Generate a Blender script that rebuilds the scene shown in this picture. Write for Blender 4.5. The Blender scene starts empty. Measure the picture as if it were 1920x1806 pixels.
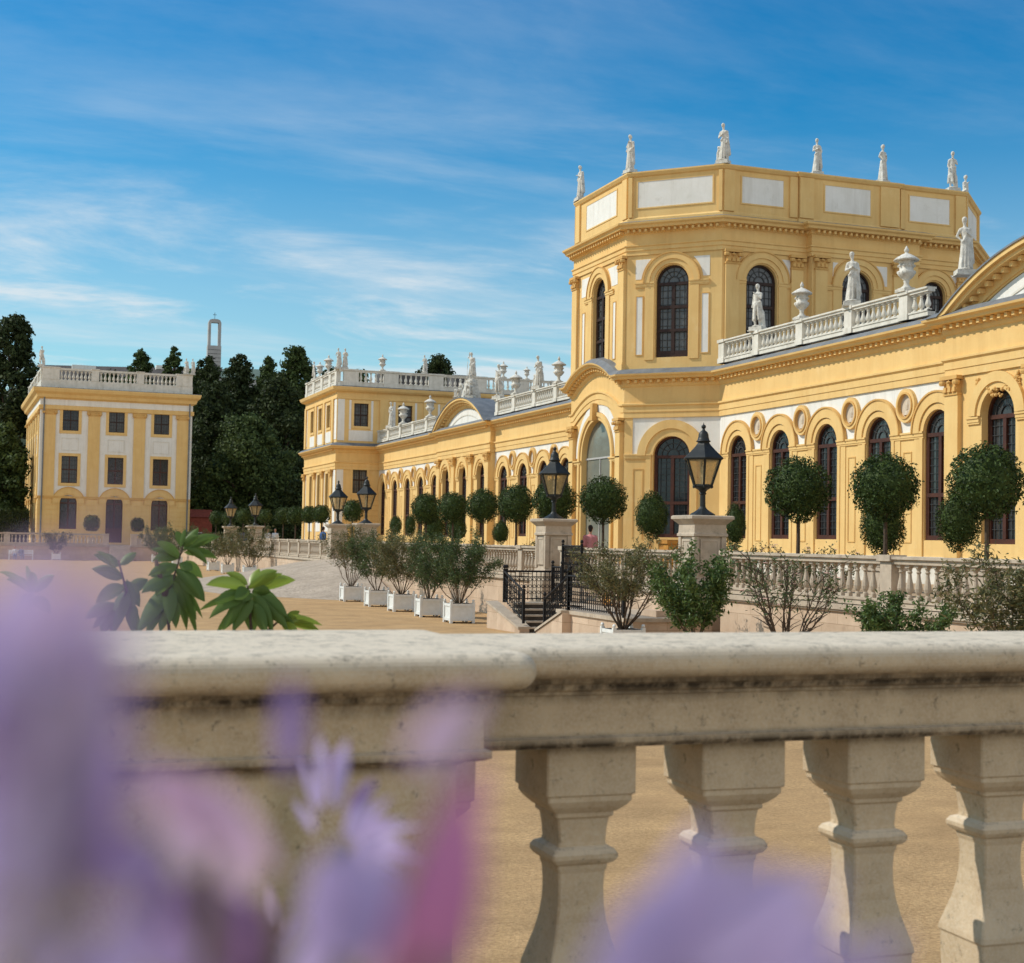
import bpy, math, random
import numpy as np
from mathutils import Vector, Matrix, Euler
R = math.radians
random.seed(7); RNG = np.random.default_rng(7)
SC = bpy.context.scene
COL = SC.collection

# ------------------------------------------------------------ camera
PW, PH, FPX = 1920, 1806, 2700.0
YAW, PITCH, ROLL, EYE = R(19.57), R(2.34), 0.018, 2.75
f_ = np.array([math.sin(YAW)*math.cos(PITCH), math.cos(YAW)*math.cos(PITCH), math.sin(PITCH)])
r0_ = np.array([math.cos(YAW), -math.sin(YAW), 0.0]); u0_ = np.cross(r0_, f_)
r_ = r0_*math.cos(ROLL)+u0_*math.sin(ROLL); u_ = u0_*math.cos(ROLL)-r0_*math.sin(ROLL)
CAMP = np.array([0, 0, EYE])
def on(ax, v, x, y):
    """point of the place seen at photo pixel x, y on the plane X, Y or Z = v"""
    d = f_ + r_*(x-960)/FPX - u_*(y-903)/FPX
    i = 'XYZ'.index(ax)
    p = CAMP + d*(v-CAMP[i])/d[i]
    return (float(p[0]), float(p[1]), float(p[2]))
cd = bpy.data.cameras.new('camera'); cam = bpy.data.objects.new('camera', cd); COL.objects.link(cam)
cam.matrix_world = Matrix(((r_[0], u_[0], -f_[0], 0), (r_[1], u_[1], -f_[1], 0), (r_[2], u_[2], -f_[2], EYE), (0, 0, 0, 1)))
cd.sensor_width = 36; cd.lens = 36*FPX/PW; cd.clip_start = 0.01; cd.clip_end = 3000
cd.dof.use_dof = True; cd.dof.focus_distance = 16.0; cd.dof.aperture_fstop = 7.4
SC.camera = cam

# ------------------------------------------------------------ light
SUN_EL, SUN_PHI = R(42), R(27)
SD = Vector((-math.cos(SUN_EL)*math.cos(SUN_PHI), math.cos(SUN_EL)*math.sin(SUN_PHI), math.sin(SUN_EL)))  # towards the sun
sl = bpy.data.lights.new('sun', 'SUN'); sun = bpy.data.objects.new('sun', sl); COL.objects.link(sun)
sl.energy = 3.7; sl.angle = R(0.5); sl.color = (1.0, 0.93, 0.82)
sun.rotation_euler = SD.to_track_quat('Z', 'Y').to_euler()
wd = bpy.data.worlds.new('World'); SC.world = wd; wd.use_nodes = True
nt = wd.node_tree; N = nt.nodes; L = nt.links
bg = N['Background']; bg.inputs['Strength'].default_value = 0.15
sky = N.new('ShaderNodeTexSky'); sky.sky_type = 'NISHITA'; sky.sun_disc = False
sky.sun_elevation = SUN_EL; sky.sun_rotation = math.atan2(SD.x, SD.y)
sky.air_density = 1.0; sky.dust_density = 0.4; sky.ozone_density = 3.0
hs = N.new('ShaderNodeHueSaturation'); hs.inputs['Saturation'].default_value = 1.5; hs.inputs['Value'].default_value = 1.0
tint = N.new('ShaderNodeMix'); tint.data_type = 'RGBA'; tint.blend_type = 'MULTIPLY'; tint.inputs[0].default_value = 1.0
tint.inputs[7].default_value = (0.15, 0.91, 0.84, 1)
L.new(sky.outputs[0], hs.inputs['Color']); L.new(hs.outputs[0], tint.inputs[6])
tc = N.new('ShaderNodeTexCoord'); sx = N.new('ShaderNodeSeparateXYZ'); L.new(tc.outputs['Generated'], sx.inputs[0])
def mth(op, a=None, b=None, c=None):
    n = N.new('ShaderNodeMath'); n.operation = op
    for i, v in enumerate((a, b, c)):
        if v is None: continue
        if isinstance(v, (int, float)): n.inputs[i].default_value = v
        else: L.new(v, n.inputs[i])
    return n.outputs[0]
zz = mth('ADD', sx.outputs[2], 0.12)
cx = mth('DIVIDE', sx.outputs[0], zz); cy = mth('DIVIDE', sx.outputs[1], zz)
cb = N.new('ShaderNodeCombineXYZ'); L.new(cx, cb.inputs[0]); L.new(cy, cb.inputs[1])
def cloud(rot, scl, nscale, det, dist, lo, hi, seed):
    mp = N.new('ShaderNodeMapping'); mp.inputs['Rotation'].default_value = (0, 0, R(rot)); mp.inputs['Scale'].default_value = scl
    mp.inputs['Location'].default_value = (seed, seed*.37, 0)
    L.new(cb.outputs[0], mp.inputs[0])
    no = N.new('ShaderNodeTexNoise'); no.inputs['Scale'].default_value = nscale; no.inputs['Detail'].default_value = det
    no.inputs['Roughness'].default_value = 0.62; no.inputs['Distortion'].default_value = dist
    L.new(mp.outputs[0], no.inputs['Vector'])
    mr = N.new('ShaderNodeMapRange'); mr.inputs[1].default_value = lo; mr.inputs[2].default_value = hi; mr.interpolation_type = 'SMOOTHSTEP'
    L.new(no.outputs[0], mr.inputs[0]); return mr.outputs[0]
c1 = cloud(35, (0.45, 1.3, 1), 0.9, 8, 0.5, 0.46, 0.80, 3.1)
c2 = cloud(-20, (0.7, 1.1, 1), 1.7, 9, 0.5, 0.44, 0.82, 9.7)
lowm = N.new('ShaderNodeMapRange'); lowm.inputs[1].default_value = 0.32; lowm.inputs[2].default_value = 0.06; lowm.interpolation_type = 'SMOOTHSTEP'
L.new(sx.outputs[2], lowm.inputs[0])
low = mth('MULTIPLY', lowm.outputs[0], 0.95)
cm = mth('ADD', mth('MULTIPLY', c1, 0.75), mth('MULTIPLY', c2, 0.45))
cm = mth('MULTIPLY', cm, mth('ADD', mth('MULTIPLY', lowm.outputs[0], 0.85), 0.26))
cm = mth('MINIMUM', mth('ADD', cm, mth('MULTIPLY', low, mth('ADD', c2, 0.50))), 0.85)
# unseen bright cloud added behind the viewer as fill light for the shaded faces
fill_bank = N.new('ShaderNodeMapRange'); fill_bank.inputs[1].default_value = 0.0; fill_bank.inputs[2].default_value = -0.75; fill_bank.interpolation_type = 'SMOOTHSTEP'; L.new(sx.outputs[1], fill_bank.inputs[0])
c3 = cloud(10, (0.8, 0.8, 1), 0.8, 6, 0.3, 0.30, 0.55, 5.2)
cm = mth('MAXIMUM', cm, mth('MULTIPLY', fill_bank.outputs[0], mth('MULTIPLY_ADD', c3, 0.4, 0.6)))
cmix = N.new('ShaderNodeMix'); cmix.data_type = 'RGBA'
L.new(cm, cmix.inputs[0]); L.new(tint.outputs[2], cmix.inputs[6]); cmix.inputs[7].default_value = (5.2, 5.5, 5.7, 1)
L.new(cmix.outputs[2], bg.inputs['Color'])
SC.view_settings.view_transform = 'Standard'; SC.view_settings.look = 'None'; SC.view_settings.exposure = 0.0; SC.view_settings.gamma = 1.0
SC.cycles.max_bounces = 8

# ------------------------------------------------------------ materials
def mat(name, c1, c2=None, scale=3.0, rough=0.8, bump=0.0, bscale=40.0, c3=None, s3=0.6, lo3=.55, hi3=.7, spec=0.3, metal=0.0, lo=.35, hi=.65, streak=None, sa=.5):
    m = bpy.data.materials.new(name); m.use_nodes = True
    n = m.node_tree.nodes; l = m.node_tree.links; b = n['Principled BSDF']
    b.inputs['Roughness'].default_value = rough; b.inputs['Specular IOR Level'].default_value = spec; b.inputs['Metallic'].default_value = metal
    t = n.new('ShaderNodeTexCoord'); co = t.outputs['Object']
    c2 = c2 or tuple(x*0.85 for x in c1)
    no = n.new('ShaderNodeTexNoise'); no.inputs['Scale'].default_value = scale; no.inputs['Detail'].default_value = 6; no.inputs['Roughness'].default_value = .65
    l.new(co, no.inputs['Vector'])
    cr = n.new('ShaderNodeValToRGB'); cr.color_ramp.elements[0].position = lo; cr.color_ramp.elements[1].position = hi
    cr.color_ramp.elements[0].color = (*c2, 1); cr.color_ramp.elements[1].color = (*c1, 1)
    l.new(no.outputs[0], cr.inputs[0]); out = cr.outputs[0]
    if c3:
        n3 = n.new('ShaderNodeTexNoise'); n3.inputs['Scale'].default_value = s3; n3.inputs['Detail'].default_value = 8; n3.inputs['Roughness'].default_value = .75
        l.new(co, n3.inputs['Vector'])
        mr = n.new('ShaderNodeMapRange'); mr.inputs[1].default_value = lo3; mr.inputs[2].default_value = hi3; l.new(n3.outputs[0], mr.inputs[0])
        mx = n.new('ShaderNodeMix'); mx.data_type = 'RGBA'; l.new(mr.outputs[0], mx.inputs[0]); l.new(out, mx.inputs[6]); mx.inputs[7].default_value = (*c3, 1)
        out = mx.outputs[2]
    if streak:
        mp = n.new('ShaderNodeMapping'); mp.inputs['Scale'].default_value = (1.6, 1.6, .16); l.new(co, mp.inputs[0])
        n4 = n.new('ShaderNodeTexNoise'); n4.inputs['Scale'].default_value = 1.5; n4.inputs['Detail'].default_value = 8; n4.inputs['Roughness'].default_value = .7; l.new(mp.outputs[0], n4.inputs['Vector'])
        m4 = n.new('ShaderNodeMapRange'); m4.inputs[1].default_value = .48; m4.inputs[2].default_value = .78; m4.inputs[4].default_value = sa; l.new(n4.outputs[0], m4.inputs[0])
        x4 = n.new('ShaderNodeMix'); x4.data_type = 'RGBA'; l.new(m4.outputs[0], x4.inputs[0]); l.new(out, x4.inputs[6]); x4.inputs[7].default_value = (*streak, 1); out = x4.outputs[2]
    l.new(out, b.inputs['Base Color'])
    if bump:
        nb = n.new('ShaderNodeTexNoise'); nb.inputs['Scale'].default_value = bscale; nb.inputs['Detail'].default_value = 4; l.new(co, nb.inputs['Vector'])
        bp = n.new('ShaderNodeBump'); bp.inputs['Strength'].default_value = 1; bp.inputs['Distance'].default_value = bump
        l.new(nb.outputs[0], bp.inputs['Height']); l.new(bp.outputs[0], b.inputs['Normal'])
    return m
M = {}
M['yellow'] = mat('yellow_plaster', (.82, .555, .225), (.76, .49, .185), .8, .85, .004, 12, streak=(.50, .29, .10), sa=.38, c3=(.86, .64, .33), s3=.9, lo3=.58, hi3=.85)
M['yellow2'] = mat('ochre_plaster', (.72, .44, .15), (.64, .37, .12), 1.0, .85, .003, 12, streak=(.40, .22, .08), sa=.5, c3=(.55, .33, .10), s3=.7, lo3=.55, hi3=.85)
M['white'] = mat('white_plaster', (.84, .81, .75), (.78, .75, .68), 1.5, .85, .002, 14, streak=(.50, .45, .37), sa=.5, c3=(.60, .56, .48), s3=1.3, lo3=.58, hi3=.85)
M['marble'] = mat('white_sandstone', (.80, .76, .68), (.60, .56, .48), 5, .85, .012, 22, c3=(.22, .20, .165), s3=3.5, lo3=.50, hi3=.72, streak=(.30, .27, .22), sa=.6)
M['balwhite'] = mat('painted_balustrade_stone', (.78, .73, .64), (.64, .60, .51), 3, .8, .002, 30, streak=(.38, .34, .27), sa=.6, c3=(.40, .36, .29), s3=1.2, lo3=.58, hi3=.8)
M['stonew'] = mat('pinkish_relief_stone', (.66, .55, .42), (.55, .45, .34), 4, .85, .004, 20)
M['lead'] = mat('lead_sheet', (.20, .21, .22), (.13, .14, .15), 2, .6, .002, 8, spec=.5)
M['frame'] = mat('dark_red_window_wood', (.085, .028, .016), (.05, .018, .012), 4, .55)
M['frame2'] = mat('dark_brown_window_wood', (.045, .02, .013), (.025, .012, .009), 4, .5)
M['came'] = mat('lead_came', (.05, .05, .05), None, 4, .5)
def glass(name, c, c2, s=1.5):
    m = mat(name, c, c2, s, .10, 0.010, 1.1, spec=.45); n = m.node_tree.nodes; l = m.node_tree.links; b = n['Principled BSDF']
    src = b.inputs['Base Color'].links[0].from_socket; oi = n.new('ShaderNodeObjectInfo'); mx = n.new('ShaderNodeMix'); mx.data_type = 'RGBA'
    mr = n.new('ShaderNodeMapRange'); mr.inputs[1].default_value = .35; mr.inputs[2].default_value = 1.0; mr.inputs[4].default_value = .8; l.new(oi.outputs['Random'], mr.inputs[0])
    l.new(mr.outputs[0], mx.inputs[0]); l.new(src, mx.inputs[6]); mx.inputs[7].default_value = (.12, .115, .10, 1); l.new(mx.outputs[2], b.inputs['Base Color']); return m
M['glass'] = glass('dark_window_glass', (.045, .05, .055), (.015, .017, .02))
M['glass2'] = glass('curtained_window_glass', (.16, .17, .175), (.07, .075, .08), .8)
M['dark'] = mat('dark_interior', (.06, .055, .05), None, 2, .9)
M['stone'] = mat('terrace_sandstone', (.62, .46, .33), (.50, .36, .255), 2.0, .85, .004, 25, c3=(.27, .21, .16), s3=1.6, lo3=.56, hi3=.8)
M['stonel'] = mat('pale_balustrade_stone', (.56, .46, .35), (.42, .34, .255), 2.5, .85, .003, 30, c3=(.20, .165, .125), s3=2.2, lo3=.55, hi3=.78)
M['stepdark'] = mat('dark_riser_stone', (.09, .07, .055), (.05, .04, .03), 4, .9)  # risers much darker than the pale treads
M['iron'] = mat('black_wrought_iron', (.010, .010, .011), (.016, .014, .013), 20, .65, spec=.2)
M['iron2'] = mat('patinated_lantern_metal', (.024, .027, .025), (.014, .016, .015), 6, .5, spec=.4, metal=.1)
M['tubw'] = mat('white_painted_wood', (.80, .80, .77), (.70, .70, .66), 5, .55, c3=(.55, .53, .46), s3=3, lo3=.6, hi3=.85)
M['soil'] = mat('soil', (.05, .035, .022), None, 20, .95, .01, 60)
M['bark'] = mat('bark', (.11, .075, .05), (.06, .042, .03), 9, .9, .004, 60)
M['twig'] = mat('pale_twig', (.20, .14, .09), (.10, .07, .045), 9, .9)
M['terracotta'] = mat('ochre_planter', (.55, .26, .05), (.42, .18, .04), 5, .8)
M['concrete'] = mat('grey_concrete', (.50, .48, .45), (.40, .38, .36), .5, .85)
M['roofg'] = mat('brown_grey_roof', (.13, .115, .105), (.09, .08, .075), .8, .8)
M['copper'] = mat('green_copper_roof', (.16, .22, .18), (.12, .17, .14), .8, .8)
M['brick'] = mat('red_brick', (.30, .075, .05), (.20, .05, .035), 3, .85)
M['skin'] = mat('skin', (.52, .29, .19), None, 9, .6)
def cloth(n, c): return mat(n, c, tuple(x*.8 for x in c), 14, .85)
M['hair'] = cloth('dark_hair', (.03, .02, .015)); M['pink'] = cloth('pink_cloth', (.62, .25, .25)); M['wcloth'] = cloth('white_cloth', (.75, .74, .72))
M['blue'] = cloth('blue_cloth', (.05, .13, .34)); M['dkcloth'] = cloth('dark_cloth', (.03, .03, .045)); M['denim'] = cloth('pale_denim', (.22, .27, .36))
M['carw'] = mat('white_car_paint', (.75, .75, .75), None, 3, .25, spec=.6); M['carb'] = mat('blue_car_paint', (.05, .08, .16), None, 3, .25, spec=.6)
M['rubber'] = mat('rubber', (.02, .02, .02), None, 9, .8)

def gravel(name, c1, c2, c3, fine, joints=None):
    m = bpy.data.materials.new(name); m.use_nodes = True
    n = m.node_tree.nodes; l = m.node_tree.links; b = n['Principled BSDF']; b.inputs['Roughness'].default_value = .95; b.inputs['Specular IOR Level'].default_value = .15
    t = n.new('ShaderNodeTexCoord'); co = t.outputs['Object']
    a = n.new('ShaderNodeTexNoise'); a.inputs['Scale'].default_value = fine; a.inputs['Detail'].default_value = 5; a.inputs['Roughness'].default_value = .8; l.new(co, a.inputs['Vector'])
    cr = n.new('ShaderNodeValToRGB'); e = cr.color_ramp.elements; e[0].position = .33; e[0].color = (*c2, 1); e[1].position = .62; e[1].color = (*c1, 1); l.new(a.outputs[0], cr.inputs[0])
    g = n.new('ShaderNodeTexNoise'); g.inputs['Scale'].default_value = .35; g.inputs['Detail'].default_value = 9; g.inputs['Roughness'].default_value = .72
    mp = n.new('ShaderNodeMapping'); mp.inputs['Scale'].default_value = (.9, 1.1, 1); l.new(co, mp.inputs[0]); l.new(mp.outputs[0], g.inputs['Vector'])
    mr = n.new('ShaderNodeMapRange'); mr.inputs[1].default_value = .42; mr.inputs[2].default_value = .72; l.new(g.outputs[0], mr.inputs[0])
    mx = n.new('ShaderNodeMix'); mx.data_type = 'RGBA'; l.new(mr.outputs[0], mx.inputs[0]); l.new(cr.outputs[0], mx.inputs[6]); mx.inputs[7].default_value = (*c3, 1)
    bigp = n.new('ShaderNodeTexNoise'); bigp.inputs['Scale'].default_value = .9; bigp.inputs['Detail'].default_value = 12; bigp.inputs['Roughness'].default_value = .8; l.new(mp.outputs[0], bigp.inputs['Vector'])
    br_ = n.new('ShaderNodeMapRange'); br_.inputs[1].default_value = .35; br_.inputs[2].default_value = .68; br_.inputs[3].default_value = .72; br_.inputs[4].default_value = 1.12; l.new(bigp.outputs[0], br_.inputs[0])
    vm = n.new('ShaderNodeVectorMath'); vm.operation = 'SCALE'; l.new(mx.outputs[2], vm.inputs[0]); l.new(br_.outputs[0], vm.inputs['Scale'])
    # scattered dark twigs and pebbles
    v = n.new('ShaderNodeTexNoise'); v.inputs['Scale'].default_value = 6; v.inputs['Detail'].default_value = 10; v.inputs['Roughness'].default_value = .85
    mp2 = n.new('ShaderNodeMapping'); mp2.inputs['Scale'].default_value = (1.0, 1.5, 1); l.new(co, mp2.inputs[0]); l.new(mp2.outputs[0], v.inputs['Vector'])
    m2 = n.new('ShaderNodeMapRange'); m2.inputs[1].default_value = .63; m2.inputs[2].default_value = .70; l.new(v.outputs[0], m2.inputs[0])
    mm = n.new('ShaderNodeMath'); mm.operation = 'MULTIPLY'; mm.inputs[1].default_value = .75; l.new(m2.outputs[0], mm.inputs[0])
    mx2 = n.new('ShaderNodeMix'); mx2.data_type = 'RGBA'; l.new(mm.outputs[0], mx2.inputs[0]); l.new(vm.outputs[0], mx2.inputs[6]); mx2.inputs[7].default_value = (.11, .07, .04, 1)
    l.new(mx2.outputs[2], b.inputs['Base Color'])
    bp = n.new('ShaderNodeBump'); bp.inputs['Distance'].default_value = .02; bp.inputs['Strength'].default_value = .8; l.new(a.outputs[0], bp.inputs['Height']); l.new(bp.outputs[0], b.inputs['Normal'])
    return m
M['gravel'] = gravel('tan_gravel', (.72, .47, .235), (.38, .225, .10), (.48, .295, .14), 26)
M['gravel2'] = gravel('terrace_gravel', (.56, .42, .28), (.40, .29, .18), (.48, .36, .24), 30)
M['cobble'] = gravel('grey_cobble', (.62, .51, .40), (.30, .235, .17), (.44, .355, .27), 9)

def masonry(name, c1, c2, w, h):
    """big dressed stone blocks, joints laid in the face plane by position along Y + X and by height"""
    m = mat(name, c1, c2, 2.2, .85, .004, 25, c3=tuple(x*.55 for x in c1), s3=.9, lo3=.58, hi3=.85)
    n = m.node_tree.nodes; l = m.node_tree.links; b = n['Principled BSDF']
    src = b.inputs['Base Color'].links[0].from_socket
    t = n.new('ShaderNodeTexCoord'); s = n.new('ShaderNodeSeparateXYZ'); l.new(t.outputs['Object'], s.inputs[0])
    ad = n.new('ShaderNodeMath'); l.new(s.outputs[0], ad.inputs[0]); l.new(s.outputs[1], ad.inputs[1])
    c = n.new('ShaderNodeCombineXYZ'); l.new(ad.outputs[0], c.inputs[0]); l.new(s.outputs[2], c.inputs[1])
    br = n.new('ShaderNodeTexBrick'); br.inputs['Scale'].default_value = 1; br.inputs['Brick Width'].default_value = w; br.inputs['Row Height'].default_value = h
    br.inputs['Mortar Size'].default_value = .006; br.inputs['Color1'].default_value = (1, 1, 1, 1); br.inputs['Color2'].default_value = (.82, .80, .78, 1); br.inputs['Mortar'].default_value = (.55, .5, .45, 1)
    l.new(c.outputs[0], br.inputs['Vector'])
    mx = n.new('ShaderNodeMix'); mx.data_type = 'RGBA'; mx.blend_type = 'MULTIPLY'; mx.inputs[0].default_value = 1
    l.new(src, mx.inputs[6]); l.new(br.outputs[0], mx.inputs[7]); l.new(mx.outputs[2], b.inputs['Base Color'])
    return m
M['ashlar'] = masonry('ashlar_terrace_wall', (.66, .50, .36), (.56, .41, .29), 1.3, .52)

def weathered(name):
    """near balustrade stone: beige, pitted, lichen grey on top faces, black crust under the mouldings"""
    m = bpy.data.materials.new(name); m.use_nodes = True
    n = m.node_tree.nodes; l = m.node_tree.links; b = n['Principled BSDF']; b.inputs['Roughness'].default_value = .9; b.inputs['Specular IOR Level'].default_value = .2
    t = n.new('ShaderNodeTexCoord'); co = t.outputs['Object']
    def noise(s, d=8, r=.7, vec=None):
        a = n.new('ShaderNodeTexNoise'); a.inputs['Scale'].default_value = s; a.inputs['Detail'].default_value = d; a.inputs['Roughness'].default_value = r; l.new(vec or co, a.inputs['Vector']); return a.outputs[0]
    def ramp(src, p0, c0, p1, c1_):
        cr = n.new('ShaderNodeValToRGB'); e = cr.color_ramp.elements; e[0].position = p0; e[0].color = c0; e[1].position = p1; e[1].color = c1_; l.new(src, cr.inputs[0]); return cr.outputs[0]
    def mix(fac, a, bb):
        mx = n.new('ShaderNodeMix'); mx.data_type = 'RGBA'; l.new(fac, mx.inputs[0]); l.new(a, mx.inputs[6])
        if isinstance(bb, tuple): mx.inputs[7].default_value = bb
        else: l.new(bb, mx.inputs[7])
        return mx.outputs[2]
    base = ramp(noise(9), .35, (.47, .345, .215, 1), .65, (.63, .485, .315, 1))
    gr = ramp(noise(110, 4, .85), .42, (0, 0, 0, 1), .62, (.6, .6, .6, 1))
    base = mix(gr, base, (.64, .54, .40, 1))
    # lichen blotches, stronger on upward faces
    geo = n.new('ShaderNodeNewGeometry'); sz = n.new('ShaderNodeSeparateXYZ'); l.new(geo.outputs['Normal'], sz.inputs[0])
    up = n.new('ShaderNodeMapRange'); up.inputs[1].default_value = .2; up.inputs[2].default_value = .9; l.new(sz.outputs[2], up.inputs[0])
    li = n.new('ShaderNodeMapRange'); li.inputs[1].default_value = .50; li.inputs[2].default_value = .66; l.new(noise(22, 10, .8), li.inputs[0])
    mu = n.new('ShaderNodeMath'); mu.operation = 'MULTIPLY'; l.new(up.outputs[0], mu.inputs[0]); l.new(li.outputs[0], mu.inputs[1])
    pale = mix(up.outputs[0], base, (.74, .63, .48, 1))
    c = mix(mu.outputs[0], pale, (.26, .23, .18, 1))
    sp = n.new('ShaderNodeMapRange'); sp.inputs[1].default_value = .57; sp.inputs[2].default_value = .65; l.new(noise(30, 10, .8), sp.inputs[0])
    ms = n.new('ShaderNodeMath'); ms.operation = 'MULTIPLY'; ms.inputs[1].default_value = .7; l.new(sp.outputs[0], ms.inputs[0])
    c = mix(ms.outputs[0], c, (.09, .075, .055, 1))
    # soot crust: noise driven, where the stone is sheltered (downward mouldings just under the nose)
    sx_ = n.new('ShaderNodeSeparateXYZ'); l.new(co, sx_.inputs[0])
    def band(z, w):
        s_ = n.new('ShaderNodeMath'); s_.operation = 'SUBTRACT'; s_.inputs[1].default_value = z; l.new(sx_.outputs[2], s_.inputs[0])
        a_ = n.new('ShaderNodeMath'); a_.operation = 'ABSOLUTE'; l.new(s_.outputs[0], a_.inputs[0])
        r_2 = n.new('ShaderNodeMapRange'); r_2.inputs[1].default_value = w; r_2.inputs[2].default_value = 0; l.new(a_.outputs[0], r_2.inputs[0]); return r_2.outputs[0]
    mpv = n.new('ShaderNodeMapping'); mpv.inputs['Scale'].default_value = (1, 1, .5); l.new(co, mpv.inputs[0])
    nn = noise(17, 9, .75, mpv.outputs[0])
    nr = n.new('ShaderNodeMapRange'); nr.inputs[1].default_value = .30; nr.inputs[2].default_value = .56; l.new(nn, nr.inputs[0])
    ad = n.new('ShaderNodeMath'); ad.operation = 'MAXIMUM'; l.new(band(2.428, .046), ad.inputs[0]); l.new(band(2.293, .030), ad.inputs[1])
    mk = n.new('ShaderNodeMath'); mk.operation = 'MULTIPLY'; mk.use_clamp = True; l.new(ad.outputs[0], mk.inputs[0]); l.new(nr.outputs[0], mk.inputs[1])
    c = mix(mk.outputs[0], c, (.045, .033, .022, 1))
    l.new(c, b.inputs['Base Color'])
    bp = n.new('ShaderNodeBump'); bp.inputs['Distance'].default_value = .0025; l.new(noise(90, 6, .8), bp.inputs['Height']); l.new(bp.outputs[0], b.inputs['Normal'])
    return m
M['old'] = weathered('weathered_beige_stone')

def leafmat(name, c1, c2, trans=.25, rough=.45, spec=.4):
    m = bpy.data.materials.new(name); m.use_nodes = True
    n = m.node_tree.nodes; l = m.node_tree.links; b = n['Principled BSDF']; b.inputs['Roughness'].default_value = rough; b.inputs['Specular IOR Level'].default_value = spec
    g = n.new('ShaderNodeNewGeometry'); cr = n.new('ShaderNodeValToRGB'); e = cr.color_ramp.elements
    e[0].position = 0; e[0].color = (*c2, 1); e[1].position = 1; e[1].color = (*c1, 1)
    l.new(g.outputs['Random Per Island'], cr.inputs[0]); l.new(cr.outputs[0], b.inputs['Base Color'])
    t = n.new('ShaderNodeBsdfTranslucent'); l.new(cr.outputs[0], t.inputs['Color']); ms = n.new('ShaderNodeMixShader'); ms.inputs[0].default_value = trans
    l.new(b.outputs[0], ms.inputs[1]); l.new(t.outputs[0], ms.inputs[2]); l.new(ms.outputs[0], n['Material Output'].inputs['Surface'])
    return m
M['bay'] = leafmat('bay_leaf', (.085, .128, .030), (.008, .020, .004), .18, .5, .22)
M['olean'] = leafmat('oleander_leaf', (.13, .18, .06), (.035, .065, .022), .25)
M['oleanb'] = leafmat('dry_brownish_leaf', (.26, .22, .09), (.065, .09, .035), .25)
M['lush'] = leafmat('bright_shrub_leaf', (.16, .23, .06), (.035, .075, .018), .3)
M['tree1'] = leafmat('dark_tree_leaf', (.072, .095, .032), (.016, .025, .009), .2, .6, .15)
M['tree2'] = leafmat('mid_tree_leaf', (.105, .145, .042), (.022, .038, .012), .2, .6, .15)
M['tree3'] = leafmat('green_tree_leaf', (.125, .17, .052), (.022, .040, .013), .2, .6, .15)
M['bigleaf'] = leafmat('glossy_dark_leaf', (.18, .27, .06), (.04, .095, .022), .35, .5, .3)
M['limeleaf'] = leafmat('young_lime_leaf', (.34, .42, .06), (.14, .26, .04), .4, .35, .5)

def petalmat(name, c1, c2, tr=.4):
    m = bpy.data.materials.new(name); m.use_nodes = True
    n = m.node_tree.nodes; l = m.node_tree.links; b = n['Principled BSDF']; b.inputs['Roughness'].default_value = .7
    t0 = n.new('ShaderNodeTexCoord'); no = n.new('ShaderNodeTexNoise'); no.inputs['Scale'].default_value = 60; l.new(t0.outputs['Object'], no.inputs['Vector'])
    cr = n.new('ShaderNodeValToRGB'); e = cr.color_ramp.elements; e[0].position = .35; e[0].color = (*c2, 1); e[1].position = .65; e[1].color = (*c1, 1); l.new(no.outputs[0], cr.inputs[0])
    l.new(cr.outputs[0], b.inputs['Base Color'])
    t = n.new('ShaderNodeBsdfTranslucent'); l.new(cr.outputs[0], t.inputs['Color']); ms = n.new('ShaderNodeMixShader'); ms.inputs[0].default_value = tr
    l.new(b.outputs[0], ms.inputs[1]); l.new(t.outputs[0], ms.inputs[2]); l.new(ms.outputs[0], n['Material Output'].inputs['Surface'])
    return m
M['violet'] = petalmat('violet_petal', (.42, .28, .52), (.34, .22, .44))
M['lilac'] = petalmat('lilac_petal', (.66, .51, .78), (.56, .43, .70))
M['palepink'] = petalmat('pale_pink_petal', (.84, .60, .76), (.74, .50, .66))
M['magenta'] = petalmat('magenta_petal', (.66, .28, .46), (.54, .20, .38))

M['pglass'] = glass('grey_portal_glass', (.24, .24, .19), (.17, .17, .14), .5)
M['violetd'] = petalmat('dusky_violet_petal', (.26, .15, .28), (.18, .10, .20))
M['lilacv'] = petalmat('mid_lilac_petal', (.64, .50, .76), (.54, .41, .66))
M['brownp'] = petalmat('withered_brown_petal', (.30, .17, .12), (.16, .09, .07))
def lanternglass():
    m = bpy.data.materials.new('milky_amber_glass'); m.use_nodes = True
    n = m.node_tree.nodes; l = m.node_tree.links; b = n['Principled BSDF']; b.inputs['Base Color'].default_value = (.62, .48, .26, 1); b.inputs['Roughness'].default_value = .15
    t = n.new('ShaderNodeBsdfTransparent'); t.inputs[0].default_value = (1, .9, .72, 1); ms = n.new('ShaderNodeMixShader'); ms.inputs[0].default_value = .52
    no = n.new('ShaderNodeTexNoise'); no.inputs['Scale'].default_value = 5; mr = n.new('ShaderNodeMapRange'); mr.inputs[3].default_value = .35; mr.inputs[4].default_value = .7
    l.new(no.outputs[0], mr.inputs[0]); l.new(mr.outputs[0], ms.inputs[0])
    l.new(b.outputs[0], ms.inputs[1]); l.new(t.outputs[0], ms.inputs[2]); l.new(ms.outputs[0], n['Material Output'].inputs['Surface'])
    return m
M['lglass'] = lanternglass()

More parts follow.
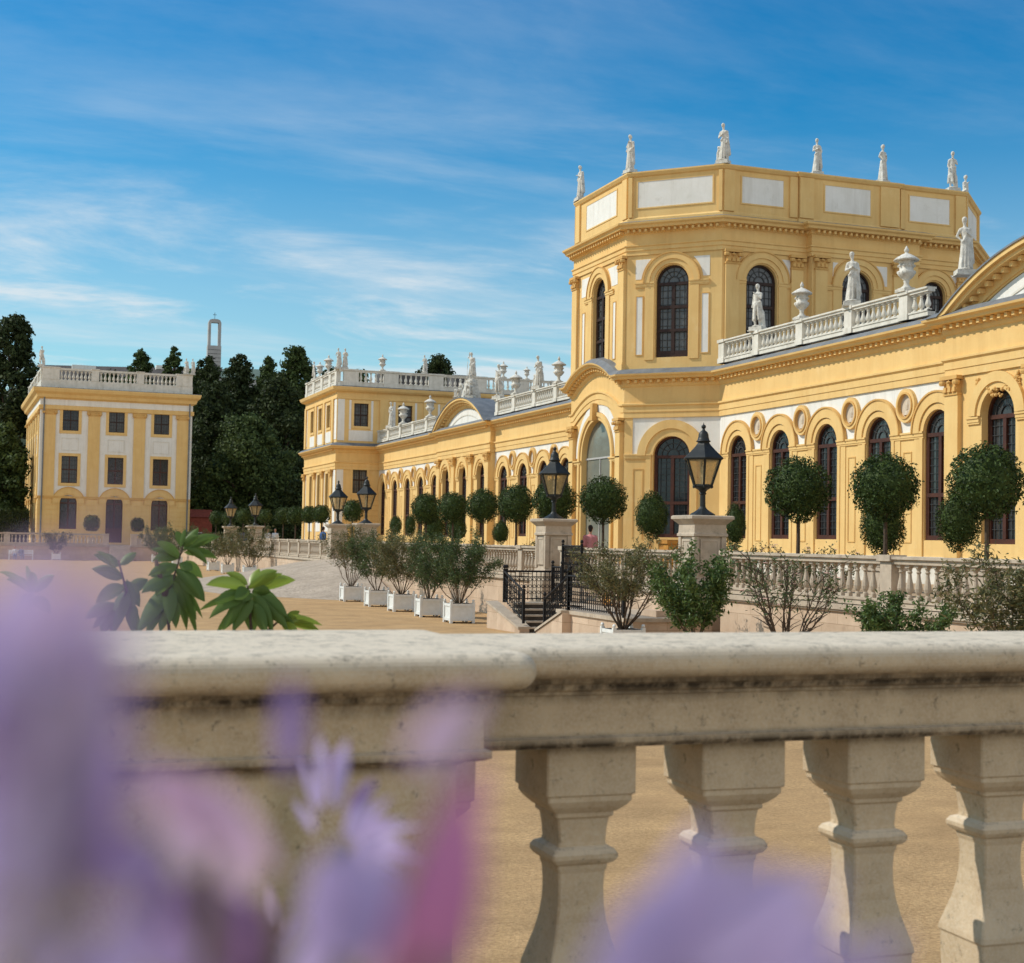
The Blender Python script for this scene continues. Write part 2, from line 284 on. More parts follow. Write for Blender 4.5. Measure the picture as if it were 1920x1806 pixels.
# ------------------------------------------------------------ mesh helpers
class MB:
    def __init__(s, fr=None): s.v = []; s.f = []; s.m = []; s.mats = []; s.fr = fr
    def mi(s, m):
        if m not in s.mats: s.mats.append(m)
        return s.mats.index(m)
    def add(s, vs, fs, m):
        k = len(s.v); i = s.mi(m)
        s.v += [s.fr(*p) for p in vs] if s.fr else [tuple(p) for p in vs]
        for f in fs: s.f.append(tuple(k+q for q in f)); s.m.append(i)
    def box(s, a0, a1, b0, b1, c0, c1, m, taper=0):
        t = taper
        s.add([(a0, b0, c0), (a1, b0, c0), (a1, b1, c0), (a0, b1, c0), (a0+t, b0+t, c1), (a1-t, b0+t, c1), (a1-t, b1-t, c1), (a0+t, b1-t, c1)],
              [(0, 3, 2, 1), (4, 5, 6, 7), (0, 1, 5, 4), (1, 2, 6, 5), (2, 3, 7, 6), (3, 0, 4, 7)], m)
    def quad(s, p, m): s.add(p, [tuple(range(len(p)))], m)
    def prism(s, poly, d0, d1, m, back=False):
        n = len(poly)
        vs = [(a, d0, z) for a, z in poly]+[(a, d1, z) for a, z in poly]
        fs = [tuple(range(n, 2*n))]+[(i, (i+1) % n, n+(i+1) % n, n+i) for i in range(n)]
        if back: fs.append(tuple(range(n))[::-1])
        s.add(vs, fs, m)
    def arch(s, c, zs, r0, r1, d0, d1, m, zb=None, seg=20, fan=False):
        """half ring band with optional legs down to zb"""
        pi, po = [], []
        if zb is not None: pi.append((c-r0, zb)); po.append((c-r1, zb))
        for i in range(seg+1):
            a = math.pi*(1-i/seg); pi.append((c+r0*math.cos(a), zs+r0*math.sin(a))); po.append((c+r1*math.cos(a), zs+r1*math.sin(a)))
        if zb is not None: pi.append((c+r0, zb)); po.append((c+r1, zb))
        n = len(pi)
        vs = [(a, d1, z) for a, z in pi]+[(a, d1, z) for a, z in po]+[(a, d0, z) for a, z in pi]+[(a, d0, z) for a, z in po]
        fs = []
        for i in range(n-1):
            fs += [(i, i+1, n+i+1, n+i), (n+i, n+i+1, 3*n+i+1, 3*n+i), (i, i+1, 2*n+i+1, 2*n+i)]
        s.add(vs, fs, m)
    def ring(s, c, zc, r0, r1, d0, d1, m, seg=28, sz=1.0):
        vs, fs = [], []
        for i in range(seg):
            a = 2*math.pi*i/seg; ca, sa = math.cos(a), math.sin(a)*sz
            vs += [(c+r0*ca, d1, zc+r0*sa), (c+r1*ca, d1, zc+r1*sa), (c+r1*ca, d0, zc+r1*sa), (c+r0*ca, d0, zc+r0*sa)]
        for i in range(seg):
            k, j = 4*i, 4*((i+1) % seg)
            fs += [(k, j, j+1, k+1), (k+1, j+1, j+2, k+2), (k, j, j+3, k+3)]
        s.add(vs, fs, m)
    def disc(s, c, zc, r, d, m, seg=28, sz=1.0):
        s.add([(c+r*math.cos(2*math.pi*i/seg), d, zc+r*sz*math.sin(2*math.pi*i/seg)) for i in range(seg)], [tuple(range(seg))], m)
    def wall(s, a0, a1, z0, z1, ops, m, zw=None, mw=None, reveal=.4, seg=16, d=0):
        """wall a0..a1 with openings (c, r, sill, spring, arched); material mw above zw"""
        def strip(x0, x1, y0, y1):
            if x1-x0 < 1e-4 or y1-y0 < 1e-4: return
            if zw is None or y1 <= zw: s.quad([(x0, d, y0), (x1, d, y0), (x1, d, y1), (x0, d, y1)], m)
            elif y0 >= zw: s.quad([(x0, d, y0), (x1, d, y0), (x1, d, y1), (x0, d, y1)], mw)
            else: strip(x0, x1, y0, zw); strip(x0, x1, zw, y1)
        ops = sorted(ops, key=lambda o: o[0]); x = a0
        for (c, r, si, sp, ar) in ops:
            strip(x, c-r, z0, z1); x = c+r
            strip(c-r, c+r, z0, si)
            if ar:
                pts = [(c-r*math.cos(math.pi*i/seg), sp+r*math.sin(math.pi*i/seg)) for i in range(seg+1)]
                mm = mw if (mw is not None and zw is not None) else m
                for i in range(seg): s.quad([(pts[i][0], d, pts[i][1]), (pts[i+1][0], d, pts[i+1][1]), (pts[i+1][0], d, z1), (pts[i][0], d, z1)], mm)
            else:
                pts = [(c-r, sp), (c+r, sp)]; strip(c-r, c+r, sp, z1)
            loop = [(c-r, si)]+pts+[(c+r, si)]
            for i in range(len(loop)):
                p, q = loop[i], loop[(i+1) % len(loop)]
                if p != q: s.quad([(p[0], d, p[1]), (q[0], d, q[1]), (q[0], d-reveal, q[1]), (p[0], d-reveal, p[1])], m)
        strip(x, a1, z0, z1)
    def sweep(s, path, prof, m, closed=False, mats=None, cap=True):
        """profile (out, z) along a plan path; out is to the right of travel; path points (x, y[, dz])"""
        n = len(path); P = [(p[0], p[1], p[2] if len(p) > 2 else 0.0) for p in path]; offs = []
        def nrm(a, b):
            dx, dy = b[0]-a[0], b[1]-a[1]; q = math.hypot(dx, dy); return (dy/q, -dx/q)
        for i in range(n):
            if closed: n1 = nrm(P[i-1], P[i]); n2 = nrm(P[i], P[(i+1) % n])
            else:
                n1 = nrm(P[i-1], P[i]) if i else nrm(P[0], P[1]); n2 = nrm(P[i], P[i+1]) if i < n-1 else n1
            k = 1+n1[0]*n2[0]+n1[1]*n2[1]; offs.append(((n1[0]+n2[0])/k, (n1[1]+n2[1])/k))
        q = len(prof); vs = []
        for i in range(n):
            for o, z in prof: vs.append((P[i][0]+offs[i][0]*o, P[i][1]+offs[i][1]*o, z+P[i][2]))
        for i in range(n if closed else n-1):
            j = (i+1) % n
            for k in range(q-1):
                s.add([vs[i*q+k], vs[j*q+k], vs[j*q+k+1], vs[i*q+k+1]], [(0, 1, 2, 3)], mats[k] if mats else m)
        if not closed and cap:
            s.add(vs[:q], [tuple(range(q))], m); s.add(vs[-q:], [tuple(range(q))], m)
    def lathe(s, prof, m, seg=16, c=(0, 0, 0), rot=0, cap=True, sq=False):
        vs, fs = [], []; n = len(prof)
        for (r, z) in prof:
            for i in range(seg):
                a = 2*math.pi*i/seg+rot; vs.append((c[0]+r*math.cos(a), c[1]+r*math.sin(a), c[2]+z))
        for k in range(n-1):
            for i in range(seg): j = (i+1) % seg; fs.append((k*seg+i, k*seg+j, (k+1)*seg+j, (k+1)*seg+i))
        if cap: fs.append(tuple(range(seg))[::-1]); fs.append(tuple(range((n-1)*seg, n*seg)))
        s.add(vs, fs, m)
    def tube(s, pts, rs, m, seg=6):
        vs, fs = [], []; n = len(pts); P = [Vector(p) for p in pts]
        if isinstance(rs, (int, float)): rs = [rs]*n
        for i in range(n):
            d = (P[min(i+1, n-1)]-P[max(i-1, 0)]).normalized(); a = d.orthogonal().normalized(); 
            a = (Vector((0, 0, 1)).cross(d) if abs(d.z) < .9 else Vector((1, 0, 0)).cross(d)).normalized(); b = d.cross(a)
            for k in range(seg): t = 2*math.pi*k/seg; vs.append(tuple(P[i]+(a*math.cos(t)+b*math.sin(t))*rs[i]))
        for i in range(n-1):
            for k in range(seg): j = (k+1) % seg; fs.append((i*seg+k, i*seg+j, (i+1)*seg+j, (i+1)*seg+k))
        fs += [tuple(range(seg))[::-1], tuple(range((n-1)*seg, n*seg))]
        s.add(vs, fs, m)
    def mesh(s, name, smooth=False):
        me = bpy.data.meshes.new(name); me.from_pydata(s.v, [], s.f)
        for m in s.mats: me.materials.append(M[m])
        me.polygons.foreach_set('material_index', s.m)
        if smooth: me.polygons.foreach_set('use_smooth', [True]*len(s.f))
        me.validate(); me.update(); return me
    def build(s, name, parent=None, smooth=False, **k):
        return put(s.mesh(name, smooth), name, parent, **k)
def put(me, name, parent=None, loc=None, rz=0, label=None, cat=None, group=None, kind=None, scale=None):
    o = bpy.data.objects.new(name, me); COL.objects.link(o)
    if loc is not None: o.location = loc
    o.rotation_euler = (0, 0, rz)
    if scale is not None: o.scale = (scale,)*3 if isinstance(scale, (int, float)) else scale
    if parent is not None:
        o.parent = parent
        if parent.get('world_parts'): o.matrix_parent_inverse = Matrix.Translation(-Vector(parent.location))
        elif parent.data is None and parent.get('_w'): pass
    tag(o, label, cat, group, kind); return o
def tag(o, label=None, cat=None, group=None, kind=None):
    if label: o['label'] = label
    if cat: o['category'] = cat
    if group: o['group'] = group
    if kind: o['kind'] = kind
WP = {}
def thing(name, label, cat, loc=(0, 0, 0), rz=0, group=None):
    o = bpy.data.objects.new(name, None); COL.objects.link(o); o.location = loc; o.rotation_euler = (0, 0, rz); o.empty_display_size = .3
    tag(o, label, cat, group); return o
def wpart(mb, name, parent, smooth=False, label=None, kind=None):
    """part whose vertices are in world coordinates"""
    o = put(mb.mesh(name, smooth), name); o.parent = parent
    root = parent
    inv = Matrix.Identity(4); p = parent; mats_ = []
    while p is not None:
        mats_.append(p.matrix_parent_inverse @ (Matrix.LocRotScale(p.location, p.rotation_euler, p.scale))); p = p.parent
    w = Matrix.Identity(4)
    for q in reversed(mats_): w = w @ q
    o.matrix_parent_inverse = w.inverted(); tag(o, label, kind=kind); return o
def adopt(o, parent):
    """parent an object placed in world coordinates"""
    p = parent; mats_ = []
    while p is not None:
        mats_.append(p.matrix_parent_inverse @ (Matrix.LocRotScale(p.location, p.rotation_euler, p.scale))); p = p.parent
    w = Matrix.Identity(4)
    for q in reversed(mats_): w = w @ q
    o.parent = parent; o.matrix_parent_inverse = w.inverted(); return o
def copy_thing(src, loc, rz, label, cat=None, group=None, scale=None):
    r = src.copy(); COL.objects.link(r); r.location = loc; r.rotation_euler = (0, 0, rz)
    if scale is not None: r.scale = (scale,)*3 if isinstance(scale, (int, float)) else scale
    r['label'] = label
    if cat: r['category'] = cat
    if group: r['group'] = group
    for ch in list(src.children):
        c = ch.copy(); COL.objects.link(c); c.parent = r
        for g in list(ch.children): d = g.copy(); COL.objects.link(d); d.parent = c
    return r
def frame(A, B):
    """local (s, out, z) for a facade from A to B, outward to the right of travel"""
    dx, dy = B[0]-A[0], B[1]-A[1]; q = math.hypot(dx, dy); dx /= q; dy /= q
    return (lambda s, d, z: (A[0]+dx*s+dy*d, A[1]+dy*s-dx*d, z)), q, math.atan2(dy, dx)

exec_parts = []
# ============================================================ SETTING
def struct(mb, name): o = put(mb.mesh(name), name, kind='structure'); return o
g = MB(); g.quad([(-900, -60, 0), (900, -60, 0), (900, 1500, 0), (-900, 1500, 0)], 'gravel'); struct(g, 'court_ground')
TZ = 1.55; WX = 17.4; FY = 150.0
g = MB(); g.quad([(WX+.3, -60, TZ), (400, -60, TZ), (400, FY+.3, TZ), (WX+.3, FY+.3, TZ)], 'gravel2')
g.quad([(-300, FY+.3, TZ), (400, FY+.3, TZ), (400, 330, TZ), (-300, 330, TZ)], 'gravel2')
g.quad([(-30, -20, TZ), (WX+.3, -20, TZ), (WX+.3, 2.95, TZ), (-30, 2.95, TZ)], 'gravel2')
g.quad([(-30, 2.95, TZ), (WX+.3, 2.95, TZ), (WX+.3, 2.95, 0), (-30, 2.95, 0)], 'ashlar')
struct(g, 'terrace_ground')
# cobbled ramp fanning down from the opening in the terrace wall
g = MB(); top = [(17.5, 71.6), (17.5, 74), (17.5, 77), (17.5, 79.6)]; bot = [(16.9, 62.5), (14.0, 62.0), (10.0, 67.5), (8.8, 76), (9.6, 86), (12.6, 94), (17.2, 99)]
tp = [(17.6, 71.4, 1.55), (17.6, 72.4, 1.55), (17.6, 74.5, 1.55), (17.6, 77, 1.55), (17.6, 79.9, 1.55), (17.45, 87, 1.25), (17.45, 98, .3)]
for i in range(6):
    rows = 8
    for k in range(rows):
        def pt(j, t):
            a, b = tp[j], bot[j]; return (a[0]+(b[0]-a[0])*t, a[1]+(b[1]-a[1])*t, (a[2]+.004)*(1-t)**1.1+.004)
        g.quad([pt(i, k/rows), pt(i+1, k/rows), pt(i+1, (k+1)/rows), pt(i, (k+1)/rows)], 'cobble')
struct(g, 'ramp')
# wooded hillside far behind
g = MB(); nx_, ny_ = 30, 12
def hz(x, y):
    t = min(max((y-215)/110, 0), 1); return 1.5+26*t*t*(3-2*t)+1.5*math.sin(x*.05)+math.cos(x*.11+y*.06)*t
M['hill'] = mat('wooded_slope', (.035, .05, .02), (.018, .026, .011), .2, .95, .2, 1.5)
for i in range(nx_):
    for j in range(ny_):
        x0, x1 = -120+i*14, -120+(i+1)*14; y0, y1 = 205+j*14, 205+(j+1)*14
        g.quad([(x0, y0, hz(x0, y0)), (x1, y0, hz(x1, y0)), (x1, y1, hz(x1, y1)), (x0, y1, hz(x0, y1))], 'hill')
struct(g, 'hill')

# ============================================================ PALACE
palace = thing('orangery_palace', 'long yellow baroque orangery with white panels, arched windows and an octagonal middle tower', 'palace', (29.1, 60, TZ))
XW = 29.1; YS = 55.25
LOW = [(.03, 8.25), (.07, 8.25), (.07, 8.5), (.10, 8.5), (.10, 8.74), (.17, 8.80), (.17, 8.87), (.05, 8.90), (.05, 9.60), (.10, 9.64), (.14, 9.72), (.14, 9.92), (.46, 9.94), (.50, 10.02), (.60, 10.08), (.62, 10.15), (.33, 10.36), (-.35, 10.50), (-.8, 10.52)]
LOWM = ['yellow']*15+['lead']*3
def dentils(mb, A, B, z, n0, out=.34, w=.13, sp=.33, h=.13, dz=None, m='yellow'):
    fr, q, _ = frame(A, B); sv = mb.fr; mb.fr = fr; n = max(1, int((q-2*n0)/sp))
    for i in range(n+1):
        s = n0+(q-2*n0)*i/n; zz_ = z+(dz(s) if dz else 0); mb.box(s-w/2, s+w/2, .10, out, zz_, zz_+h, m)
    mb.fr = sv
# window meshes: local x along the wall, y inward, z up from the sill
def win_mesh(r, rect, style):
    f = MB(); p = MB(); fm = {'wing': 'frame', 'upper': 'frame2'}[style]
    # frame and bars
    f.fr = lambda s, d, z: (s, -d, z)
    f.arch(0, rect, r-.09, r, -.06, .06, fm, zb=0, seg=20)
    f.box(-r+.09, r-.09, -.055, .055, 0, .30 if style == 'upper' else .16, fm)
    tr = [rect-.06] + ([rect*.36, rect*.67] if style == 'upper' else [rect*.42])
    for t in tr: f.box(-r+.09, r-.09, -.05, .07, t-.06, t+.07, fm)
    f.box(-.075, .075, -.05, .065, .16, rect-.06, fm)
    for sx_ in (-1, 1): f.box(sx_*(r-.09)-(0 if sx_ > 0 else -.0)-(.055 if sx_ > 0 else 0), sx_*(r-.09)+(.055 if sx_ < 0 else 0), -.045, .045, .16, rect-.12, fm)
    rows = 13 if style == 'wing' else 10
    for i in range(1, rows):
        z = .16+(rect-.2)*i/rows; f.box(-r+.09, r-.09, -.012, .012, z-.010, z+.010, 'came')
    for c in (-.66, -.36, .36, .66): f.box(c*r-.010, c*r+.010, -.0125, .0125, .16, rect-.1, 'came')
    for a in (30, 60, 90, 120, 150):
        ca, sa = math.cos(R(a)), math.sin(R(a)); f.tube([(ca*r*.25, 0, rect+.06+sa*r*.25), (ca*r*.92, 0, rect+sa*r*.92)], .012, 'came', 4)
    f.arch(0, rect+.02, r*.30, r*.36, -.012, .012, 'came', seg=10); f.arch(0, rect+.02, r*.60, r*.64, -.012, .012, 'came', seg=12)
    gm = 'glass' if style == 'wing' else 'glass2'
    poly = [(-r+.05, 0), (r-.05, 0)]+[((r-.05)*math.cos(math.pi*i/16), rect+(r-.05)*math.sin(math.pi*i/16)) for i in range(17)]
    p.add([(a, .03, z) for a, z in poly], [tuple(range(len(poly)))], gm)
    return f.mesh('window'), p.mesh('pane')
def rect_mesh(w, h, cols=2, rows=2, fm='frame2', gm='glass2', fine=True):
    f = MB(); p = MB(); f.fr = lambda s, d, z: (s, -d, z); t = .07
    f.box(-w/2, w/2, -.05, .05, 0, t, fm); f.box(-w/2, w/2, -.05, .05, h-t, h, fm)
    f.box(-w/2, -w/2+t, -.05, .05, t, h-t, fm); f.box(w/2-t, w/2, -.05, .05, t, h-t, fm)
    for i in range(1, cols): x = -w/2+w*i/cols; f.box(x-.05, x+.05, -.04, .04, t, h-t, fm)
    for i in range(1, rows): z = h*i/rows; f.box(-w/2+t, w/2-t, -.045, .045, z-.05, z+.05, fm)
    if fine:
        for i in range(1, cols*3): x = -w/2+w*i/(cols*3); f.box(x-.012, x+.012, -.02, .02, t, h-t, 'came')
        for i in range(1, rows*3): z = h*i/(rows*3); f.box(-w/2+t, w/2-t, -.021, .021, z-.012, z+.012, 'came')
    p.quad([(-w/2+.03, .03, .03), (w/2-.03, .03, .03), (w/2-.03, .03, h-.03), (-w/2+.03, .03, h-.03)], gm)
    return f.mesh('window'), p.mesh('pane')
def place_window(ms, A, B, s, z, parent, inset=.28):
    fr, q, ang = frame(A, B); loc = fr(s, -inset, z)
    o = put(ms[0], 'window', loc=loc, rz=ang); adopt(o, parent); p = put(ms[1], 'pane'); p.parent = o; return o
W_WING = win_mesh(.76, 3.56, 'wing'); W_UP = win_mesh(.76, 3.32, 'upper'); W_RIS = win_mesh(.80, 4.0, 'wing'); W_NARR = win_mesh(.62, 3.40, 'upper')
W_LOWB = win_mesh(.84, 3.58, 'wing')

def pilaster(mb, s, w, z0, z1, d0, d1, cap=True, m='yellow', capm='yellow2', base=True):
    mb.box(s-w/2, s+w/2, d0, d1, z0, z1-.62 if cap else z1, m)
    if base: mb.box(s-w/2-.06, s+w/2+.06, d0, d1+.06, z0, z0+.35, m); mb.box(s-w/2-.03, s+w/2+.03, d0, d1+.03, z0+.35, z0+.46, m)
    if cap:
        z = z1-.62
        mb.box(s-w/2-.03, s+w/2+.03, d0, d1+.04, z, z+.07, capm)
        mb.box(s-w/2+.02, s+w/2-.02, d0, d1+.03, z+.07, z+.46, capm)
        for k in (-1, 0, 1):   # acanthus leaves and volutes
            mb.box(s+k*w*.33-.08, s+k*w*.33+.08, d1, d1+.10, z+.10, z+.26, capm, .02)
        for k in (-1, 1): mb.lathe([(.0, -.07), (.11, -.07), (.13, 0), (.11, .07), (0, .07)], capm, 8, c=(s+k*(w/2), d1+.06, z+.40))
        mb.lathe([(.0, -.05), (.08, -.05), (.09, 0), (.0, .06)], capm, 8, c=(s, d1+.09, z+.42))
        mb.box(s-w/2-.10, s+w/2+.10, d0, d1+.12, z+.50, z+.62, capm)
def impost(mb, s0, s1, z=6.42, m='yellow', out=.105):
    mb.box(s0, s1, 0, out*.5, z, z+.06, m); mb.box(s0, s1, 0, out*.7, z+.06, z+.17, m); mb.box(s0, s1, 0, out, z+.17, z+.23, m)
def stucco(mb, s, z, w, rng):
    """garland of leaves and ribbons"""
    for i in range(46):
        t = rng.random()*2-1; x = s+t*w; zz_ = z-.45*(1-t*t)+rng.uniform(-.13, .13); r = rng.uniform(.035, .085)
        mb.lathe([(0, -r), (r*.8, -r*.6), (r, 0), (r*.8, r*.6), (0, r)], 'yellow2', 6, c=(x, .04, zz_), cap=False)
    for t in (-1, 1):
        for i in range(14):
            r = rng.uniform(.03, .06); mb.lathe([(0, -r), (r, 0), (0, r)], 'yellow2', 6, c=(s+t*w+rng.uniform(-.05, .05), .04, z-.1-i*.075), cap=False)

def wing(Ya, Yb, wins, ris, rwins, rpil, fine):
    """wing facade between Ya (near) and Yb (far) on X = XW; s runs from Yb down to Ya"""
    A, B = (XW, Yb), (XW, Ya); fr, q, ang = frame(A, B); S = lambda y: Yb-y
    rng = random.Random(5)
    segs = []
    mb = MB(fr)
    r0, r1 = ris                                    # risalit from r0 (near) to r1 (far)
    far = [y for y in wins if y > r1]; near = [y for y in wins if y < r0]
    for lo, hi, ys in ((S(Yb), S(r1), far), (S(r0), S(Ya), near)):
        if hi-lo < .1: continue
        mb.wall(lo, hi, TZ, 8.27, [(S(y), .76, 3.0, 6.56, True) for y in ys], 'yellow', 6.62, 'white', reveal=.20)
        mb.box(lo, hi, 0, .07, TZ, 2.45, 'balwhite')
        ys = sorted(ys, reverse=True)
        edges = [lo]+[S(y) for y in ys]+[hi]
        for k, y in enumerate(ys):
            c = S(y)
            mb.arch(c, 6.60, .95, 1.30, 0, .11, 'yellow', seg=24); mb.arch(c, 6.56, .765, .96, 0, .06, 'yellow', seg=24)
            mb.arch(c, 6.60, 1.30, 1.36, 0, .15, 'yellow2', seg=24)
            for sg in (-1, 1):                       # jamb strips
                mb.box(c+sg*.80-(0 if sg > 0 else .17), c+sg*.80+(.17 if sg > 0 else 0), 0, .06, 2.35, 6.42, 'yellow')
                mb.box(c+sg*.97-(0 if sg > 0 else .33), c+sg*.97+(.33 if sg > 0 else 0), 0, .03, 2.35, 6.42, 'yellow')
        # imposts and sunk panels between windows
        cs = [S(y) for y in ys]; b0 = lo
        for k in range(len(cs)+1):
            a = lo if k == 0 else cs[k-1]+.76; b = hi if k == len(cs) else cs[k]-.76
            if b-a > .1:
                impost(mb, a, b)
                if b-a > 1.2:
                    m_ = (a+b)/2; x0, x1 = m_-.24, m_+.24
                    for (p, q_, u, v) in ((x0, x0+.04, 2.9, 6.0), (x1-.04, x1, 2.9, 6.0), (x0+.04, x1-.04, 5.96, 6.0), (x0+.04, x1-.04, 2.9, 2.94)): mb.box(p, q_, 0, .022, u, v, 'yellow2')
        for k in range(len(cs)-1):
            m_ = (cs[k]+cs[k+1])/2
            segs.append(m_)
    # risalit
    sv = mb.fr; mb.fr = lambda s, d, z: fr(s, d+.30, z)
    a, b = S(r1), S(r0)
    mb.wall(a, b, TZ, 8.27, [(S(y), .80, 2.9, 6.9, True) for y in rwins], 'yellow', reveal=.45)
    mb.box(a, b, 0, .07, TZ, 2.45, 'balwhite'); mb.quad([(a, 0, TZ), (a, -.3, TZ), (a, -.3, 8.27), (a, 0, 8.27)], 'yellow'); mb.quad([(b, 0, TZ), (b, -.3, TZ), (b, -.3, 8.27), (b, 0, 8.27)], 'yellow')
    for y in rwins:
        c = S(y); mb.arch(c, 6.9, 1.0, 1.32, 0, .12, 'yellow', seg=24); mb.arch(c, 6.9, .805, 1.0, 0, .06, 'yellow', seg=24)
        stucco(mb, c, 8.0, 1.0, rng)
        for sg in (-1, 1): impost(mb, min(c+sg*.86, c+sg*1.45), max(c+sg*.86, c+sg*1.45), 6.65)
    w = wpart(mb, 'wing_wall', palace)
    mb = MB(lambda s, d, z: fr(s, d+.30, z))
    for y in rpil:
        p = MB(lambda s, d, z: fr(s, d+.30, z)); pilaster(p, S(y), .68, TZ, 8.27, .0, .16); wpart(p, 'pilaster', w)
    for m_ in segs:
        p = MB(fr); p.ring(m_, 7.58, .40, .54, 0, .13, 'yellow', sz=1.08); p.ring(m_, 7.58, .37, .43, 0, .17, 'yellow2', sz=1.08); p.disc(m_, 7.58, .41, .03, 'stonew', sz=1.08)
        p.lathe([(0, -.2), (.11, -.15), (.13, 0), (.10, .17), (0, .24)], 'stonew', 10, c=(m_, -.05, 7.60)); p.lathe([(0, -.1), (.2, -.08), (.15, .06), (0, .1)], 'stonew', 10, c=(m_, -.07, 7.34))
        wpart(p, 'medallion', w)
    for y in far+near: place_window(W_WING, A, B, S(y), 3.0, palace, inset=.13)
    for y in rwins: place_window(W_RIS, A, B, S(y), 2.9, palace, inset=.0)
    return w

near_w = [53.6, 50.15, 46.75, 43.35, 39.95]
far_w = [73.1, 76.5, 79.9, 83.4, 98.2, 101.8, 105.4, 109.1, 112.8, 69.8]
wing(14, YS, near_w+[25.2, 21.8, 18.4], (26.9, 39.05), [36.55, 32.95, 29.35], [38.68, 34.75, 31.15, 27.3], True)
wing(67.7, 114.3, far_w, (85.1, 96.4), [86.95, 90.75, 94.6], [85.45, 88.85, 92.65, 96.05], False)

# lower entablature and cornice, one run from the far pavilion to the right end with the hood over the portal
def hood(s):           # s from 0 (far corner) to 6.25
    t = (s-3.12)/2.75
    if abs(t) >= 1: return 0.0
    return .85*(math.cos(math.pi*t/2)**.85)*(1 if abs(t) < .75 else 1)
path = [(XW, 114.3), (XW, 96.4), (XW-.3, 96.4), (XW-.3, 85.1), (XW, 85.1), (XW, 67.7), (26.0, 64.6)]
path += [(26.0, 64.6-6.25*i/28, hood(6.25*i/28)) for i in range(1, 28)]
path += [(26.0, 58.35), (XW, YS-.0), (XW, 39.05), (XW-.3, 39.05), (XW-.3, 26.9), (XW, 26.9), (XW, 14)]
mb = MB(); mb.sweep(path, LOW, 'yellow', mats=LOWM)
for a, b in (((XW, 114.0), (XW, 96.6)), ((XW-.3, 96.4), (XW-.3, 85.1)), ((XW, 85.0), (XW, 68.0)), ((XW, 67.7), (26, 64.6)), ((26, 58.35), (XW, YS)), ((XW, 54.9), (XW, 39.2)), ((XW-.3, 39.05), (XW-.3, 26.9)), ((XW, 26.7), (XW, 14))):
    dentils(mb, a, b, 9.78, .25)
dentils(mb, (26, 64.6), (26, 58.35), 9.78, .2, dz=hood, sp=.26)
cornice = wpart(mb, 'cornice', palace)
# lead barrel behind the hood
mb = MB(frame((26, 64.6), (26, 58.35))[0])
for i in range(28):
    s0, s1 = 6.25*i/28, 6.25*(i+1)/28
    mb.quad([(s0, .0, 10.3+hood(s0)), (s1, .0, 10.3+hood(s1)), (s1, -.32, 10.3+hood(s1)*.9), (s0, -.32, 10.3+hood(s0)*.9)], 'lead')
wpart(mb, 'portal_roof', palace)

